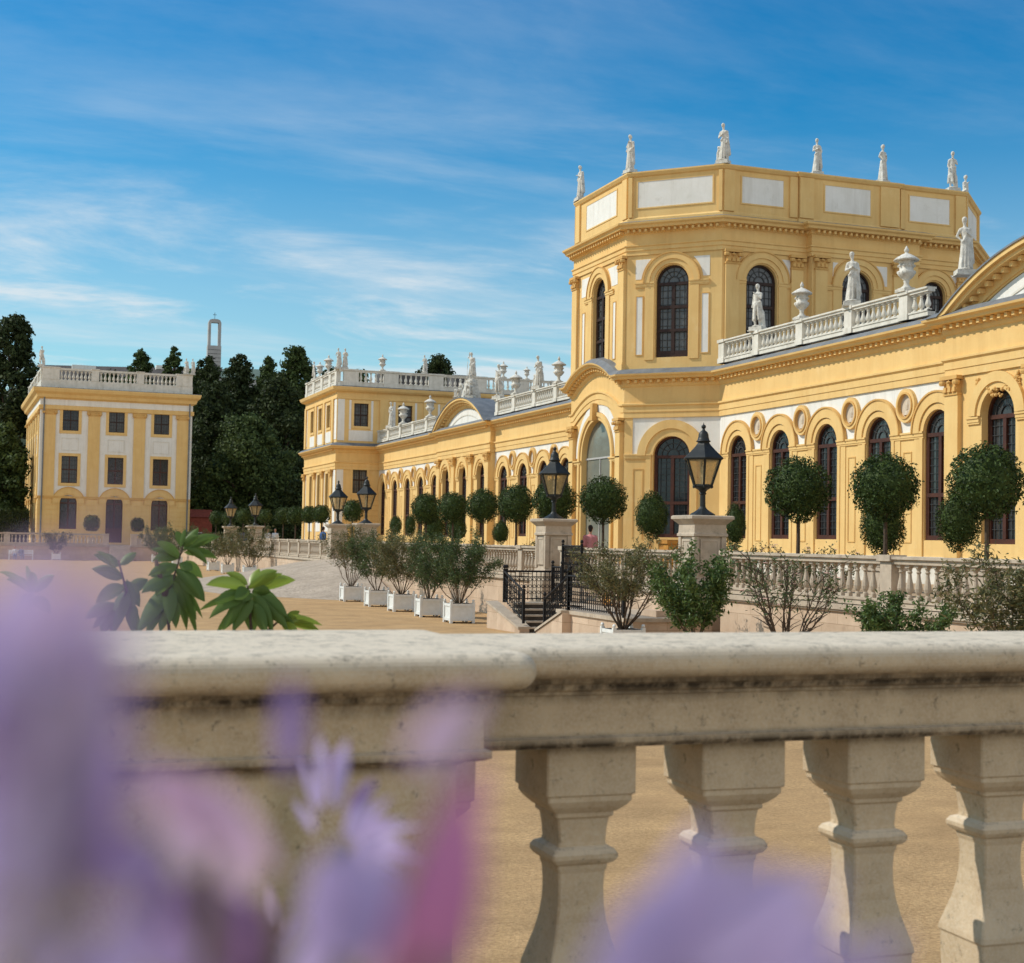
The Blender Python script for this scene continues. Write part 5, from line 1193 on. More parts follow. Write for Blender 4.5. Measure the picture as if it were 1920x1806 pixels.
for i in range(14): a = 2*math.pi*i/14; UP.tube([(.16*math.cos(a), .16*math.sin(a), .47), (.30*math.cos(a), .30*math.sin(a), .66)], .02, 'marble', 4)
URN_B = UP.mesh('vase', True)
UL = MB(); UL.lathe([(.28, 1.02), (.40, 1.03), (.41, 1.07), (.37, 1.10), (.27, 1.17), (.15, 1.24), (.07, 1.27), (.05, 1.31)], 'marble', 18); UL.lathe([(0, 1.30), (.07, 1.33), (.08, 1.39), (.05, 1.45), (.025, 1.50), (0, 1.54)], 'marble', 8); URN_L = UL.mesh('lid', True)
UB = MB(); UB.box(-.26, .26, -.26, .26, 0, .10, 'marble'); UB.box(-.20, .20, -.20, .20, .10, .14, 'marble'); URN_P = UB.mesh('plinth')
def urn(loc, h, label, group):
    t = thing('stone_urn', label, 'urn', loc, 0, group); s = h/1.54; t.scale = (s,)*3
    put(URN_B, 'vase', t); put(URN_L, 'lid', t); put(URN_P, 'plinth', t); return t
G1, G2, G3 = 'marble statues on the parapet of the octagonal tower', 'statues on the orangery roof balustrade', 'urns on the orangery roof balustrade'
HC = 19.25
ang = R(-60)
for k, (x, y, h, rz, lab) in enumerate([(26.1, 64.3, 1.95, R(-90), 'slender statue on the leftmost corner of the tower parapet'), (26.15, 58.5, 1.95, R(-80), 'draped statue on the second corner of the tower parapet from the left'),
        (29.2, 55.45, 2.0, R(-50), 'tallest standing statue of the tower parapet, a child at its feet'), (33.9, 55.5, 1.85, R(-10), 'statue with hands before it, fourth from the left on the tower'),
        (37.4, 55.6, 2.0, R(20), 'statue leaning to the right, fifth from the left on the tower'), (41.2, 55.6, 2.1, R(-10), 'statue with raised folded arms, near the right end of the tower'), (44.4, 58.9, 2.1, R(20), 'rightmost small statue on the back corner of the tower')]):
    statue([0, 5, 2, 3, 0, 1, 5][k], (x, y, HC), h*.88, rz, lab, G1)
XR = XW-.12; HB = 11.46
for px, k, h, rz, lab in ((1421, 1, 1.9, -60, 'pale statue before the second tower window, leftmost on the near roof balustrade'), (1597, 3, 1.95, -30, 'statue with bent arm between the two big urns on the near roof balustrade'), (1808, 0, 1.85, -20, 'large draped statue beside the near curved gable')):
    p = on('X', XR, px, 600); z = HB if px != 1808 else 11.5; statue(k, (XR, p[1], z), h, R(rz), lab, G2)
for px, h, lab in ((1503, 1.5, 'lidded urn left of the statue with bent arm, on the near roof balustrade'), (1699, 1.62, 'largest lidded urn, left of the near curved gable')):
    p = on('X', XR, px, 600); urn((XR, p[1], HB), h, lab, G3)
# far wing
for px, kind, k, h, lab in ((1047, 'u', 0, 1.55, 'lidded urn immediately left of the portal hood'), (1008, 's', 2, 1.9, 'bulky statue between two urns left of the portal'), (967, 'u', 0, 1.5, 'lidded urn right of the statue beside the far gable'), (935, 's', 1, 2.15, 'statue standing at the right foot of the far curved gable'),
                         (807, 'u', 0, 1.65, 'lidded urn at the left foot of the far curved gable'), (757, 'u', 0, 1.75, 'lidded urn in front of the dark pavilion window'), (734, 's', 0, 2.0, 'leftmost statue on the far roof balustrade, beside the end pavilion')):
    p = on('X', XR, px, 740)
    if kind == 'u': urn((XR, p[1], HB), h, lab, G3)
    else: statue(k, (XR, p[1], HB), h, R(-60), lab, G2)
pg = on('X', XR, 878, 700)
gp = thing('statue_pedestal', 'rocky pedestal under the tallest statue of the far gable', 'pedestal', (XW+.1, pg[1], 12.0), 0, 'figure group on the far curved gable')
gb = MB(); gb.box(-.55, .55, -.6, .6, -.3, .5, 'marble', .08); gb.box(-.42, .42, -.45, .45, .5, 1.15, 'marble', .1); gb.lathe([(0, -.3), (.3, -.1), (.33, .2), (.2, .5), (0, .6)], 'marble', 9, c=(-.35, -.3, .3)); gb.build('pedestal_block', gp)
statue(4, (XW+.1, pg[1], 13.15), 1.95, R(-60), 'tallest central statue crowning the far curved gable', 'figure group on the far curved gable')
statue(0, (XW-.3, pg[1]+1.0, 12.02), 1.35, R(-80), 'seated statue on the left of the far gable group', 'figure group on the far curved gable', True)
statue(1, (XW-.3, pg[1]-1.1, 12.0), 1.45, R(-40), 'seated statue on the right of the far gable group', 'figure group on the far curved gable', True)
# end pavilion roof
G4 = 'statues and urns on the end pavilion roof'
for px, kind, k, h, lab in ((589, 's', 1, 2.5, 'leftmost hunched statue on the end pavilion roof'), (600, 'u', 0, 2.3, 'smaller urn second from the left on the end pavilion roof'), (616, 'u', 0, 2.6, 'urn left of the twin statues on the end pavilion roof')):
    p = on('X', EX+.1, px, 690); (urn((EX+.1, p[1], 16.4), h*.62, lab, G4) if kind == 'u' else statue(k, (EX+.1, p[1], 16.4), h*.66, R(-90), lab, G4))
for px, kind, k, h, lab in ((634, 's', 0, 2.5, 'left one of the twin statues at the pavilion roof corner'), (647, 's', 5, 2.5, 'right one of the twin statues at the pavilion roof corner'), (717, 'u', 0, 2.3, 'lone urn on the right half of the end pavilion roof'), (796, 's', 3, 2.3, 'lone statue in front of the dark tree top, on the pavilion roof'),
                         (944, 'u', 0, 2.4, 'dark urn on the pavilion roof above the far gable right foot'), (988, 'u', 0, 1.9, 'small urn on the pavilion roof left of the bulky statue'), (1015, 's', 1, 2.3, 'rightmost statue on the pavilion roof behind the bulky statue')):
    p = on('Y', EY+.2, px, 690); (urn((p[0], EY+.2, 16.4), h*.62, lab, G4) if kind == 'u' else statue(k, (p[0], EY+.2, 16.4), h*.66, R(-20), lab, G4))
for px, k, lab in ((78, 1, 'weathered statue on the left end of the left pavilion roof'), (349, 2, 'left one of two statues on the right end of the left pavilion roof'), (361, 0, 'right one of two statues on the right end of the left pavilion roof')):
    p = on('Y', 157.6, px, 690); statue(k, (p[0], 157.4, 19.95), 1.7 if px > 100 else 2.1, R(-20), lab, 'statues on the left pavilion roof')

# ============================================================ PLANTS
def leaves(cent, size, aspect, m, name, rng, normals=None, jitter=.6, extra=None, smooth=False, bend=.0):
    """one small diamond per leaf at each centre"""
    n = len(cent); size = np.broadcast_to(np.asarray(size, float), (n,))
    nr = rng.normal(size=(n, 3)) if normals is None else normals+rng.normal(size=(n, 3))*jitter
    nr /= np.linalg.norm(nr, axis=1)[:, None]
    a = np.cross(nr, rng.normal(size=(n, 3))); a /= np.linalg.norm(a, axis=1)[:, None]; b = np.cross(nr, a)
    L_ = size[:, None]*a; W_ = size[:, None]*aspect*b; nn = nr*size[:, None]*bend
    V = np.stack([cent-L_*.5-nn, cent-L_*.05+W_*.5, cent+L_*.5-nn, cent-L_*.05-W_*.5], 1).reshape(-1, 3)
    F = np.arange(4*n).reshape(n, 4)
    ms = [m]
    verts = V.tolist(); faces = [tuple(f) for f in F.tolist()]; mi = [0]*n
    if extra is not None:
        for ev, ef, em in extra:
            k = len(verts); verts += ev; faces += [tuple(i+k for i in f) for f in ef]
            if em not in ms: ms.append(em)
            mi += [ms.index(em)]*len(ef)
    me = bpy.data.meshes.new(name); me.from_pydata(verts, [], faces)
    for q in ms: me.materials.append(M[q])
    me.polygons.foreach_set('material_index', mi); me.update(); return me
def sphere_core(rx, ry, rz, m, c=(0, 0, 0), n=8):
    vs, fs = [], []
    for i in range(n+1):
        for j in range(2*n): t = math.pi*i/n; p = math.pi*j/n; vs.append((c[0]+rx*math.sin(t)*math.cos(p), c[1]+ry*math.sin(t)*math.sin(p), c[2]+rz*math.cos(t)))
    for i in range(n):
        for j in range(2*n): k = (j+1) % (2*n); fs.append((i*2*n+j, i*2*n+k, (i+1)*2*n+k, (i+1)*2*n+j))
    return (vs, fs, m)
def topball(seed, rz=1.0, n=5200, rx=1.0, conic=0.0, leaf=.115):
    rng = np.random.default_rng(seed); d = rng.normal(size=(n, 3)); d /= np.linalg.norm(d, axis=1)[:, None]
    lump = 1+.075*np.sin(d[:, 0]*5+seed)*np.cos(d[:, 1]*4)+.045*np.sin(d[:, 2]*7+d[:, 0]*6+seed*2)+.03*np.sin(d[:, 1]*13+d[:, 2]*9)
    r = lump*(1-.22*rng.random(n)**1.7); wide = 1+conic*(-d[:, 2])
    c = d*r[:, None]*np.array([rx, rx, rz])*np.stack([wide, wide, np.ones(n)], 1)
    k = n//14; c[:k] = d[:k]*(1.0+.13*rng.random(k))[:, None]*np.array([rx, rx, rz])
    nrm = d+np.array([0, 0, .35])
    return leaves(c, rng.uniform(.6, 1.25, n)*leaf, .5, 'bay', 'crown', rng, normals=nrm, jitter=.75, extra=[sphere_core(.80*rx, .80*rx, .80*rz, 'bay')], bend=.12)
BALLS = [topball(1), topball(2), topball(3, 1.06)]; EGGS = [topball(7, 1.25, rx=.9, conic=.1), topball(8, 1.5, 4200, rx=.72, conic=.05)]
FARB = topball(5, 1.05, 1500, leaf=.2)
STEM = MB(); STEM.tube([(0, 0, -2.6), (.01, 0, -1.6), (0, .01, -.4)], [.055, .05, .045], 'bark', 8); STEM_ME = STEM.mesh('trunk')
PL = MB(); PL.box(-.36, .36, -.36, .36, .05, .62, 'stonel'); PL.box(-.40, .40, -.40, .40, .62, .70, 'stonel'); PL.box(-.34, .34, -.34, .34, .70, .705, 'soil')
for sx_ in (-1, 1):
    for sy in (-1, 1): PL.box(sx_*.32-.05, sx_*.32+.05, sy*.32-.05, sy*.32+.05, 0, .05, 'stonel')
PLANTER = PL.mesh('planter')
def topiary(me, loc, r, label, group, stem=True, z0=TZ, nm='topiary_tree', cat='topiary tree'):
    t = thing(nm, label, cat, (loc[0], loc[1], z0), 0, group)
    rr = random.uniform(0, 6); c = put(me, 'crown', t, loc=(0, 0, loc[2]-z0), rz=rr, scale=r)
    c['note'] = 'x'; del c['note']
    hgt = loc[2]-z0
    if stem:
        s = MB(); s.tube([(0, 0, .6), (.02, .01, hgt*.5), (0, 0, hgt)], [.06, .05, .045], 'bark', 8); s.build('trunk', t)
    put(PLANTER, 'planter', t, loc=(0, 0, 0)); return t
GT = 'clipped ball trees along the orangery'; GE = 'clipped bushes standing in the second row'
XT = 20.5
for i, (px, py, rp, k, desc) in enumerate([(1497, 917, 59, 0, 'round ball tree on a bare trunk, between the second and third near arches'), (1660, 913, 62, 1, 'round ball tree before the fourth near arch, a bush behind its trunk'),
        (1850, 905, 68, 2, 'large ball tree at the right edge, in front of the gable bay'), (1131, 937, 43, 0, 'ball tree in front of the portal arch'), (1040, 938, 40, 1, 'ball tree behind the second lantern'),
        (968, 945, 34, 2, 'ball tree immediately left of the second lantern'), (906, 948, 31, 0, 'ball tree two places left of the second lantern'), (849, 952, 29, 1, 'ball tree three places left of the second lantern'), (799, 955, 28, 2, 'ball tree four places left of the second lantern'),
        (661, 958, 20, 0, 'small ball tree between the third and fourth lanterns'), (603, 964, 17, 1, 'small ball tree left of the fourth lantern'), (580, 965, 16, 2, 'small ball tree two places left of the fourth lantern'), (554, 967, 17, 0, 'small ball tree three places left of the fourth lantern'), (531, 967, 16, 1, 'small ball tree four places left of the fourth lantern'),
        (497, 968, 13, 2, 'distant ball tree right of the fifth lantern'), (456, 968, 14, 0, 'distant ball tree between the fifth and last lanterns'), (405, 971, 13, 1, 'distant ball tree left of the last lantern'), (428, 971, 12, 2, 'distant ball tree behind the last lantern')]):
    p = on('X', XT, px, py); pz = (p[0]*math.sin(YAW)+p[1]*math.cos(YAW)); r = rp*pz/FPX
    topiary(BALLS[k] if px > 700 else FARB, p, r, desc, GT)
for px, py, rp, k, X, desc in ((1655, 985, 44, 0, 23.5, 'clipped bush behind the trunk of the ball tree at the fourth arch'), (1797, 975, 44, 0, 23.0, 'clipped bush left of the large right-edge ball tree'), (1378, 985, 27, 1, 23.0, 'narrow clipped bush right of the near lantern pier'),
        (1222, 966, 34, 0, 20.0, 'egg-shaped clipped bush between the portal and the near lantern'), (1040, 975, 20, 1, 24, 'clipped bush low behind the second lantern'), (939, 998, 17, 0, 23, 'small bush between the trunks left of the second lantern'), (815, 990, 22, 0, 23, 'clipped bush below the leftmost large ball trees'), (856, 990, 20, 0, 23, 'clipped bush right of the low bush under the ball trees'), (742, 984, 13, 0, 22.5, 'small clipped bush alone against the far wing wall'), (770, 985, 14, 1, 22.5, 'slim clipped bush left of the ball trees')):
    p = on('X', X, px, py); pz = (p[0]*math.sin(YAW)+p[1]*math.cos(YAW)); topiary(EGGS[k], p, rp*pz/FPX, desc, GE, stem=False)
for px, py, rp, desc in ((172, 981, 15, 'round clipped bush left of the pavilion door'), (258, 984, 13, 'round clipped bush right of the pavilion door')):
    p = on('Y', 154, px, py); pz = (p[0]*math.sin(YAW)+p[1]*math.cos(YAW)); topiary(FARB, p, rp*pz/FPX, desc, 'bushes beside the pavilion door', stem=False)

# ---------------- tubs with shrubs
def tub_parts(t, w=.84, h=.66):
    b = MB(); q = w/2; b.box(-q+.04, q-.04, -q+.04, q-.04, .10, h-.02, 'tubw')
    b.build('tub', t)
    f = MB()
    for sx_ in (-1, 1):
        for sy in (-1, 1): f.box(sx_*(q-.04)-.045, sx_*(q-.04)+.045, sy*(q-.04)-.045, sy*(q-.04)+.045, 0, h+.03, 'tubw'); f.lathe([(.0, h+.03), (.045, h+.05), (.05, h+.08), (.03, h+.11), (0, h+.12)], 'tubw', 8, c=(sx_*(q-.04), sy*(q-.04), 0))
    for k in range(4):
        c, s_ = [(1, 0), (0, 1), (-1, 0), (0, -1)][k]; f.fr = lambda s, d, z, c=c, s_=s_: (-s_*s+c*d, c*s+s_*d, z)
        for z0 in (.08, h-.11): f.box(-q+.085, q-.085, q-.06, q-.012, z0, z0+.09, 'tubw')
    f.fr = None
    for sx_ in (-1, 1):
        for sy in (-1, 1): f.lathe([(.0, 0), (.03, .01), (.03, .05), (0, .06)], 'iron', 8, c=(sx_*(q-.14), sy*(q+.0), 0))
    f.build('tub_frame', t)
    s = MB(); s.box(-q+.06, q-.06, -q+.06, q-.06, h-.05, h-.019, 'soil'); s.build('soil', t)
def shrub(loc, label, group, seed, H=2.1, W=1.0, n=2600, m='olean', leaf=.11, stems=9, bare=.35, asp=.25, z0=0, thick=.018, tub=True, flowers=None, open_=.8, wood='twig', top=1.0):
    """multi-stemmed shrub: branching stems, leaves along the outer shoots"""
    rng = np.random.default_rng(seed); rg = random.Random(seed); hh = .66 if tub else 0
    t = thing('potted_shrub' if tub else 'garden_shrub', label, 'shrub', loc, rg.uniform(-.05, .05), group)
    if tub: tub_parts(t)
    st = MB(); tips = []; shoots = []
    for i in range(stems):
        a = 2*math.pi*i/stems+rg.uniform(-.3, .3); sp = rg.uniform(.25, 1.0)*W; hgt = H*rg.uniform(.75, 1.0)*(1-.28*(sp/W)**2)
        b0 = Vector((.07*math.cos(a), .07*math.sin(a), hh-.03)); pts = [b0]; dr = Vector((math.cos(a), math.sin(a), 0))
        for k in range(1, 6):
            f = k/5; pts.append(b0+dr*sp*(f**open_)+Vector((rg.uniform(-.05, .05), rg.uniform(-.05, .05), hgt*f)))
        st.tube(pts, [thick*(1-.8*k/5) for k in range(6)], wood, 5)
        for k in range(2, 6):
            for j in range(3):
                p = pts[k-1].lerp(pts[k], rg.random()); d = Vector((rg.uniform(-1, 1), rg.uniform(-1, 1), rg.uniform(.3, 1.3))).normalized()
                if (p.x**2+p.y**2)**.5 > .1: d = (d+Vector((p.x, p.y, 0)).normalized()*.5).normalized()
                e = p+d*rg.uniform(.22, .5)*H/2.1; st.tube([p, (p+e)/2+Vector((0, 0, .02)), e], [thick*.42, thick*.3, thick*.15], wood, 4); shoots.append((p, e))
        shoots.append((pts[3], pts[5]))
    st.build('stems', t)
    P = np.array([(tuple(a), tuple(b)) for a, b in shoots]); n = int(n*2.6); leaf *= 1.12; idx = rng.integers(0, len(P), n); f = rng.random(n)**.6
    c = P[idx, 0]*(1-f)[:, None]+P[idx, 1]*f[:, None]+rng.normal(size=(n, 3))*.075*H/2.1
    keep = c[:, 2] > hh+bare*H*rng.uniform(.7, 1.2, n); c = c[keep]
    me = leaves(c, rng.uniform(.6, 1.2, len(c))*leaf, asp, m, 'foliage', rng, normals=np.array([[0, 0, .8]]).repeat(len(c), 0), jitter=.9, bend=.1)
    put(me, 'foliage', t)
    if flowers:
        fl = MB()
        for i in range(flowers[1]):
            q = c[rg.randrange(len(c))]
            for k in range(5):
                an = k*1.257; fl.lathe([(0, -.006), (.028, .0), (0, .012)], flowers[0], 5, c=(q[0]+.03*math.cos(an), q[1]+.03*math.sin(an), q[2]+.02))
        fl.build('blossom', t)
    return t
M['blossom'] = cloth('pinkish_blossom', (.75, .45, .38))
GS = 'potted shrubs in white tubs along the terrace wall'
XS = 14.42
for i, (px, py, H, W, n, m, bare, lab, kw) in enumerate([
        (658, 1127, 2.6, 1.25, 2400, 'oleanb', .40, 'brownish sparse oleander in a white tub, leftmost of the near row', dict(stems=10)),
        (706, 1136, 2.6, 1.15, 3000, 'olean', .22, 'second oleander in a white tub from the left of the near row', dict()),
        (752, 1145, 2.4, 1.2, 2600, 'oleanb', .25, 'oleander in the middle white tub of the five', dict(stems=12)),
        (804, 1156, 2.3, 1.1, 2400, 'olean', .10, 'low yellowish green oleander in the fourth white tub', dict()),
        (860, 1168, 2.35, 1.3, 4200, 'olean', .28, 'dense dark green oleander in the fifth white tub, left of the stair', dict(stems=13)),
        (1167, 1216, 2.3, 1.35, 3000, 'oleanb', .38, 'wide brownish oleander in the white tub before the stair landing', dict(stems=12, thick=.026, wood='bark')),
        (1303, 1240, 1.95, 1.0, 3000, 'lush', .08, 'dense bright green shrub in front of the near lantern pier', dict(stems=10, leaf=.105, asp=.42)),
        (1470, 1268, 2.1, 1.3, 520, 'olean', .45, 'almost bare many-stemmed shrub before the near balustrade', dict(stems=14, thick=.024, wood='bark', flowers=('blossom', 10))),
        (1682, 1306, 1.45, 1.0, 2400, 'lush', .15, 'low leafy shrub below the balustrade pier', dict(stems=9, leaf=.085, asp=.4)),
        (1915, 1352, 2.15, 1.0, 2800, 'oleanb', .20, 'thin brown and green shrub at the right edge', dict(stems=10))]):
    p = on('Z', 0, px, py); x = XS; y = p[1]*XS/p[0]
    shrub((x, y, 0), lab, GS, 40+i, H, W, n, m, bare=bare, **kw)
GS2 = 'potted shrubs far back in the court'
for i, (px, X, H, W, n, m, lab) in enumerate([(400, 15.6, 2.6, 1.4, 900, 'olean', 'distant oleander in a white tub, left one of three'), (427, 15.6, 2.7, 1.5, 1000, 'oleanb', 'distant oleander in a white tub, middle one of three'), (468, 15.9, 2.9, 1.7, 1300, 'oleanb', 'wide brown distant oleander below the fifth lantern'),
        (293, 14.5, 2.9, 2.0, 1300, 'olean', 'distant oleander left of the three tubs, in front of the pavilion corner'), (332, 15, 3.1, 2.1, 1400, 'olean', 'broad distant oleander below the right corner of the left pavilion')]):
    p = on('X', X, px, 1050); shrub((p[0], p[1] if p[1] < 146 else 146, 0), lab, GS2, 70+i, H, W, n, m, leaf=.17, stems=9, bare=.2)
p = on('Y', 148, 105, 1047); shrub((p[0], 148, 0), 'potted shrub in a white tub right of the bench by the far wall', GS2, 80, 2.3, 1.6, 900, 'tree2', leaf=.18, bare=.15)

for i, (px, lab) in enumerate([(1405, 'low rose bush behind the rail, left of the bare shrub'), (1480, 'low rose bush behind the rail under the first near ball tree'), (1560, 'low rose bush behind the rail right of the first near ball tree'), (1010, 'low bush with pale flowers left of the second lantern pier')]):
    p = on('X', 18.6, px, 1030); shrub((p[0], p[1], TZ), lab, 'rose bushes on the terrace', 90+i, 1.25, .8, 500, 'oleanb', leaf=.07, stems=9, bare=.2, tub=False, flowers=('blossom', 16), asp=.5)
p = on('X', 20.5, 1262, 1040); t = thing('ochre_planter', 'tall ochre planter box left of the near lantern pier', 'planter', (p[0], p[1], TZ)); b = MB(); b.box(-.36, .36, -.36, .36, .06, 1.18, 'terracotta'); b.box(-.41, .41, -.41, .41, 1.18, 1.3, 'terracotta'); b.box(-.40, .40, -.40, .40, 0, .08, 'terracotta'); b.build('box', t); b = MB(); b.box(-.33, .33, -.33, .33, 1.301, 1.31, 'soil'); b.build('soil', t)

# ---------------- trees
def tree(name, loc, H, W, seed, m, label, n=6000, leaf=.55, crown0=.18, shape='round', trunk=True, clumps=26, group='trees behind the court', W2=None):
    rng = np.random.default_rng(seed); rg = random.Random(seed)
    t = thing(name, label, 'tree', loc, 0, group)
    C = []; 
    clumps = int(clumps*2.6); n = int(n*1.7)
    for i in range(clumps):
        f = ((i+.5)/clumps)**.9; z = crown0+(1-crown0)*f
        if shape == 'round': prof = math.sqrt(max(0, 1-((f-.45)/.56)**2))
        elif shape == 'cone': prof = (1-f)**.75*.95+.07
        else: prof = math.sin(math.pi*min(1, f*.92+.08))**.5
        a = i*2.4+rg.uniform(-.5, .5); rr = prof*W*rg.uniform(.15, .80)
        r = W*(.25 if shape != 'cone' else .24)*rg.uniform(.65, 1.3)*(.55+.45*prof)
        C.append((rr*math.cos(a), rr*math.sin(a), z*H-r*.4*(f > .8), r))
    C = np.array(C); w = C[:, 3]**2; idx = rng.choice(len(C), n, p=w/w.sum())
    d = rng.normal(size=(n, 3)); d /= np.linalg.norm(d, axis=1)[:, None]; rad = (.55+.75*rng.random(n)**1.4)*C[idx, 3]
    c = C[idx, :3]+d*rad[:, None]*np.array([1, 1, .8])
    cores = [sphere_core(q[3]*.6, q[3]*.6, q[3]*.5, m, (q[0], q[1], q[2]), 5) for q in C[::2]]
    me = leaves(c, rng.uniform(.5, 1.3, n)*leaf, .62, m, 'crown', rng, normals=d+np.array([0, 0, .3]), jitter=.8, extra=cores, bend=.1)
    put(me, 'crown', t)
    s = MB(); s.tube([(0, 0, -.5), (.1, 0, H*.25), (0, .1, H*.55), (0, 0, H*.85)], [W*.07, W*.05, W*.035, W*.01], 'bark', 7)
    for q in C[::3]: s.tube([(0, 0, max(.1*H, q[2]-.25*H)), tuple(q[:3]*np.array([.5, .5, 1])-np.array([0, 0, q[3]*.5])), tuple(q[:3])], [W*.025, W*.018, W*.008], 'bark', 5)
    s.build('trunk', t); return t
def ptree(px, ytop, Y, Wpx, m, label, shape='round', **k):
    a = on('Y', Y, px, ytop); z = a[0]*math.sin(YAW)+Y*math.cos(YAW); g0 = max(1.5, hz(a[0], Y)) if Y > 205 else TZ
    return tree({'cone': 'conifer_tree', 'round': 'broadleaf_tree', 'pop': 'poplar_tree'}[shape], (a[0], Y, g0-.3), a[2]-g0+.3, Wpx/2*z/FPX, int(abs(px)*7+Y), m, label, shape=shape, **k)
ptree(30, 590, 186, 150, 'tree1', 'tall dark tree rising at the left edge above the pavilion', 'round', n=11000, clumps=34, crown0=.1)
ptree(-50, 560, 195, 130, 'tree1', 'tall dark tree cut by the left edge of the picture', 'round', n=5000, crown0=.1)
ptree(8, 795, 166, 130, 'tree2', 'lower mid-green tree left of the left pavilion', 'round', n=8000, crown0=.0, leaf=.45)
ptree(264, 656, 215, 84, 'tree2', 'small round tree above the left pavilion roof', 'round', n=5000, crown0=.35)
ptree(327, 650, 215, 62, 'tree2', 'narrow tree above the left pavilion roof, left of the roof statues', 'pop', n=4500, crown0=.3)
ptree(392, 668, 205, 120, 'tree1', 'tall dark tree right of the left pavilion in front of the bell tower', 'pop', n=9000, crown0=.1)
ptree(450, 664, 212, 110, 'tree1', 'tall dark tree right of the bell tower', 'pop', n=8000, crown0=.1)
ptree(503, 668, 216, 84, 'tree2', 'slim airy tree between the tall dark tree and the tall right tree', 'pop', n=6000, crown0=.15)
ptree(558, 650, 200, 130, 'tree2', 'tall airy tree immediately left of the end pavilion', 'pop', n=12000, crown0=.12, clumps=40)
ptree(620, 690, 230, 90, 'tree1', 'tree hidden mostly behind the end pavilion', 'round', n=3000)
ptree(410, 715, 192, 150, 'tree1', 'mid-height dark tree behind the big round tree, left side', 'round', n=9000, crown0=.05)
ptree(520, 705, 190, 150, 'tree1', 'mid-height dark tree behind the big round tree, right side', 'round', n=9000, crown0=.05)
ptree(466, 778, 172, 215, 'tree3', 'big round green tree between the two pavilions', 'round', n=20000, clumps=44, crown0=.0, leaf=.42)
ptree(382, 905, 168, 70, 'tree2', 'low tree at the foot of the left pavilion right corner', 'round', n=3000, crown0=.05, leaf=.4)
ptree(556, 900, 166, 70, 'tree1', 'low dark tree at the foot of the end pavilion', 'round', n=3000, crown0=.05, leaf=.4)
ptree(822, 666, 255, 100, 'tree1', 'dark tree top showing behind the end pavilion roof', 'round', n=6000, crown0=.4)
for i, px in enumerate(range(100, 740, 52)): ptree(px, 712+18*math.sin(i*2.1), 235, 120, ['tree1', 'tree2'][i % 2], f'hillside tree, {["first","second","third","fourth","fifth","sixth","seventh","eighth","ninth","tenth","eleventh","twelfth","thirteenth"][i]} from the left in the row below the long roof', 'round', n=2600, leaf=.7, group='row of trees on the hillside')
t = thing('clipped_hedge', 'dark hedge at the far left behind the end balustrade', 'hedge', (-6, 161, TZ)); rng = np.random.default_rng(3); n = 9000
c = np.stack([rng.uniform(-14, 9.0, n), rng.uniform(-1, 1, n), rng.uniform(0, 3.6, n)], 1); c[:, 1] = np.where(rng.random(n) < .6, -1+rng.random(n)*.2, c[:, 1])
hc = MB(); hc.box(-14, 9, -.8, .8, 0, 3.4, 'tree1')
put(leaves(c, rng.uniform(.2, .4, n), .6, 'tree1', 'foliage', rng, extra=[(hc.v, hc.f, 'tree1')]), 'foliage', t)

# ---------------- buildings on the hill
t = thing('long_roofed_building', 'long grey-brown roofed building on the hill behind the left pavilion', 'building', (30, 340, 28)); mb = MB()
a, b = on('Y', 340, 84, 679), on('Y', 340, 436, 684)
mb.add([(a[0], 340, 37), (b[0], 340, 37), (b[0], 352, 37), (a[0], 352, 37), (a[0], 346, 41.0), (b[0], 346, 43.0-.6)], [(0, 1, 5, 4), (2, 3, 4, 5), (0, 4, 3), (1, 2, 5)], 'roofg'); wpart(mb, 'roof', t)
mb = MB(); mb.box(a[0]+.4, b[0]-.4, 340.4, 351.6, 24, 37, 'concrete'); wpart(mb, 'wall', t)
for px in (158, 302): q = on('Y', 340, px, 690); d = MB(); d.box(q[0]-2.6 if px == 158 else q[0]-1, q[0]+2.6 if px == 158 else q[0]+1, 340.8, 343, q[2]-.2, q[2]+.7, 'white'); wpart(d, 'skylight', t)
t = thing('green_roofed_building', 'low green-roofed building right of the bell tower on the hill', 'building', (52, 336, 28)); mb = MB()
a, b = on('Y', 336, 405, 690), on('Y', 336, 520, 697); mb.add([(a[0], 336, 39.2), (b[0], 336, 39.2), (b[0], 346, 39.2), (a[0], 346, 39.2), (a[0]+3, 341, 42.2), (b[0]-3, 341, 42.2)], [(0, 1, 5, 4), (2, 3, 4, 5), (0, 4, 3), (1, 2, 5)], 'copper'); wpart(mb, 'roof', t)
mb = MB(); mb.box(a[0]+.4, b[0]-.4, 336.4, 345.6, 24, 39.2, 'concrete'); wpart(mb, 'wall', t)
t = thing('bell_tower', 'slender concrete bell tower with an open slot, above the trees', 'tower', (46, 330, 28)); mb = MB()
a, b = on('Y', 330, 389, 690)[0], on('Y', 330, 413, 690)[0]; zt = on('Y', 330, 400, 598)[2]; z1 = on('Y', 330, 400, 648)[2]; w = (b-a)*.2
mb.box(a, a+w, 330, 331.5, z1, zt-.8, 'concrete'); mb.box(b-w, b, 330, 331.5, z1, zt-.8, 'concrete'); mb.prism([(0, 0)], 0, 0, 'concrete') if False else None
mb.fr = lambda s, d, z: (s, 330.75-d, z); mb.prism([(a, zt-.8), (b, zt-.8), (b-.3, zt-.2), ((a+b)/2+.6, zt), ((a+b)/2-.6, zt), (a+.3, zt-.2)], -.75, .75, 'concrete', back=True); mb.fr = None
wpart(mb, 'belfry', t); mb = MB(); mb.box(a-.1, b+.1, 329.9, 331.6, 24, z1, 'concrete')
for k in range(8): mb.box(a, b, 329.86, 329.9, z1-1.0-k*.9, z1-.92-k*.9, 'came')
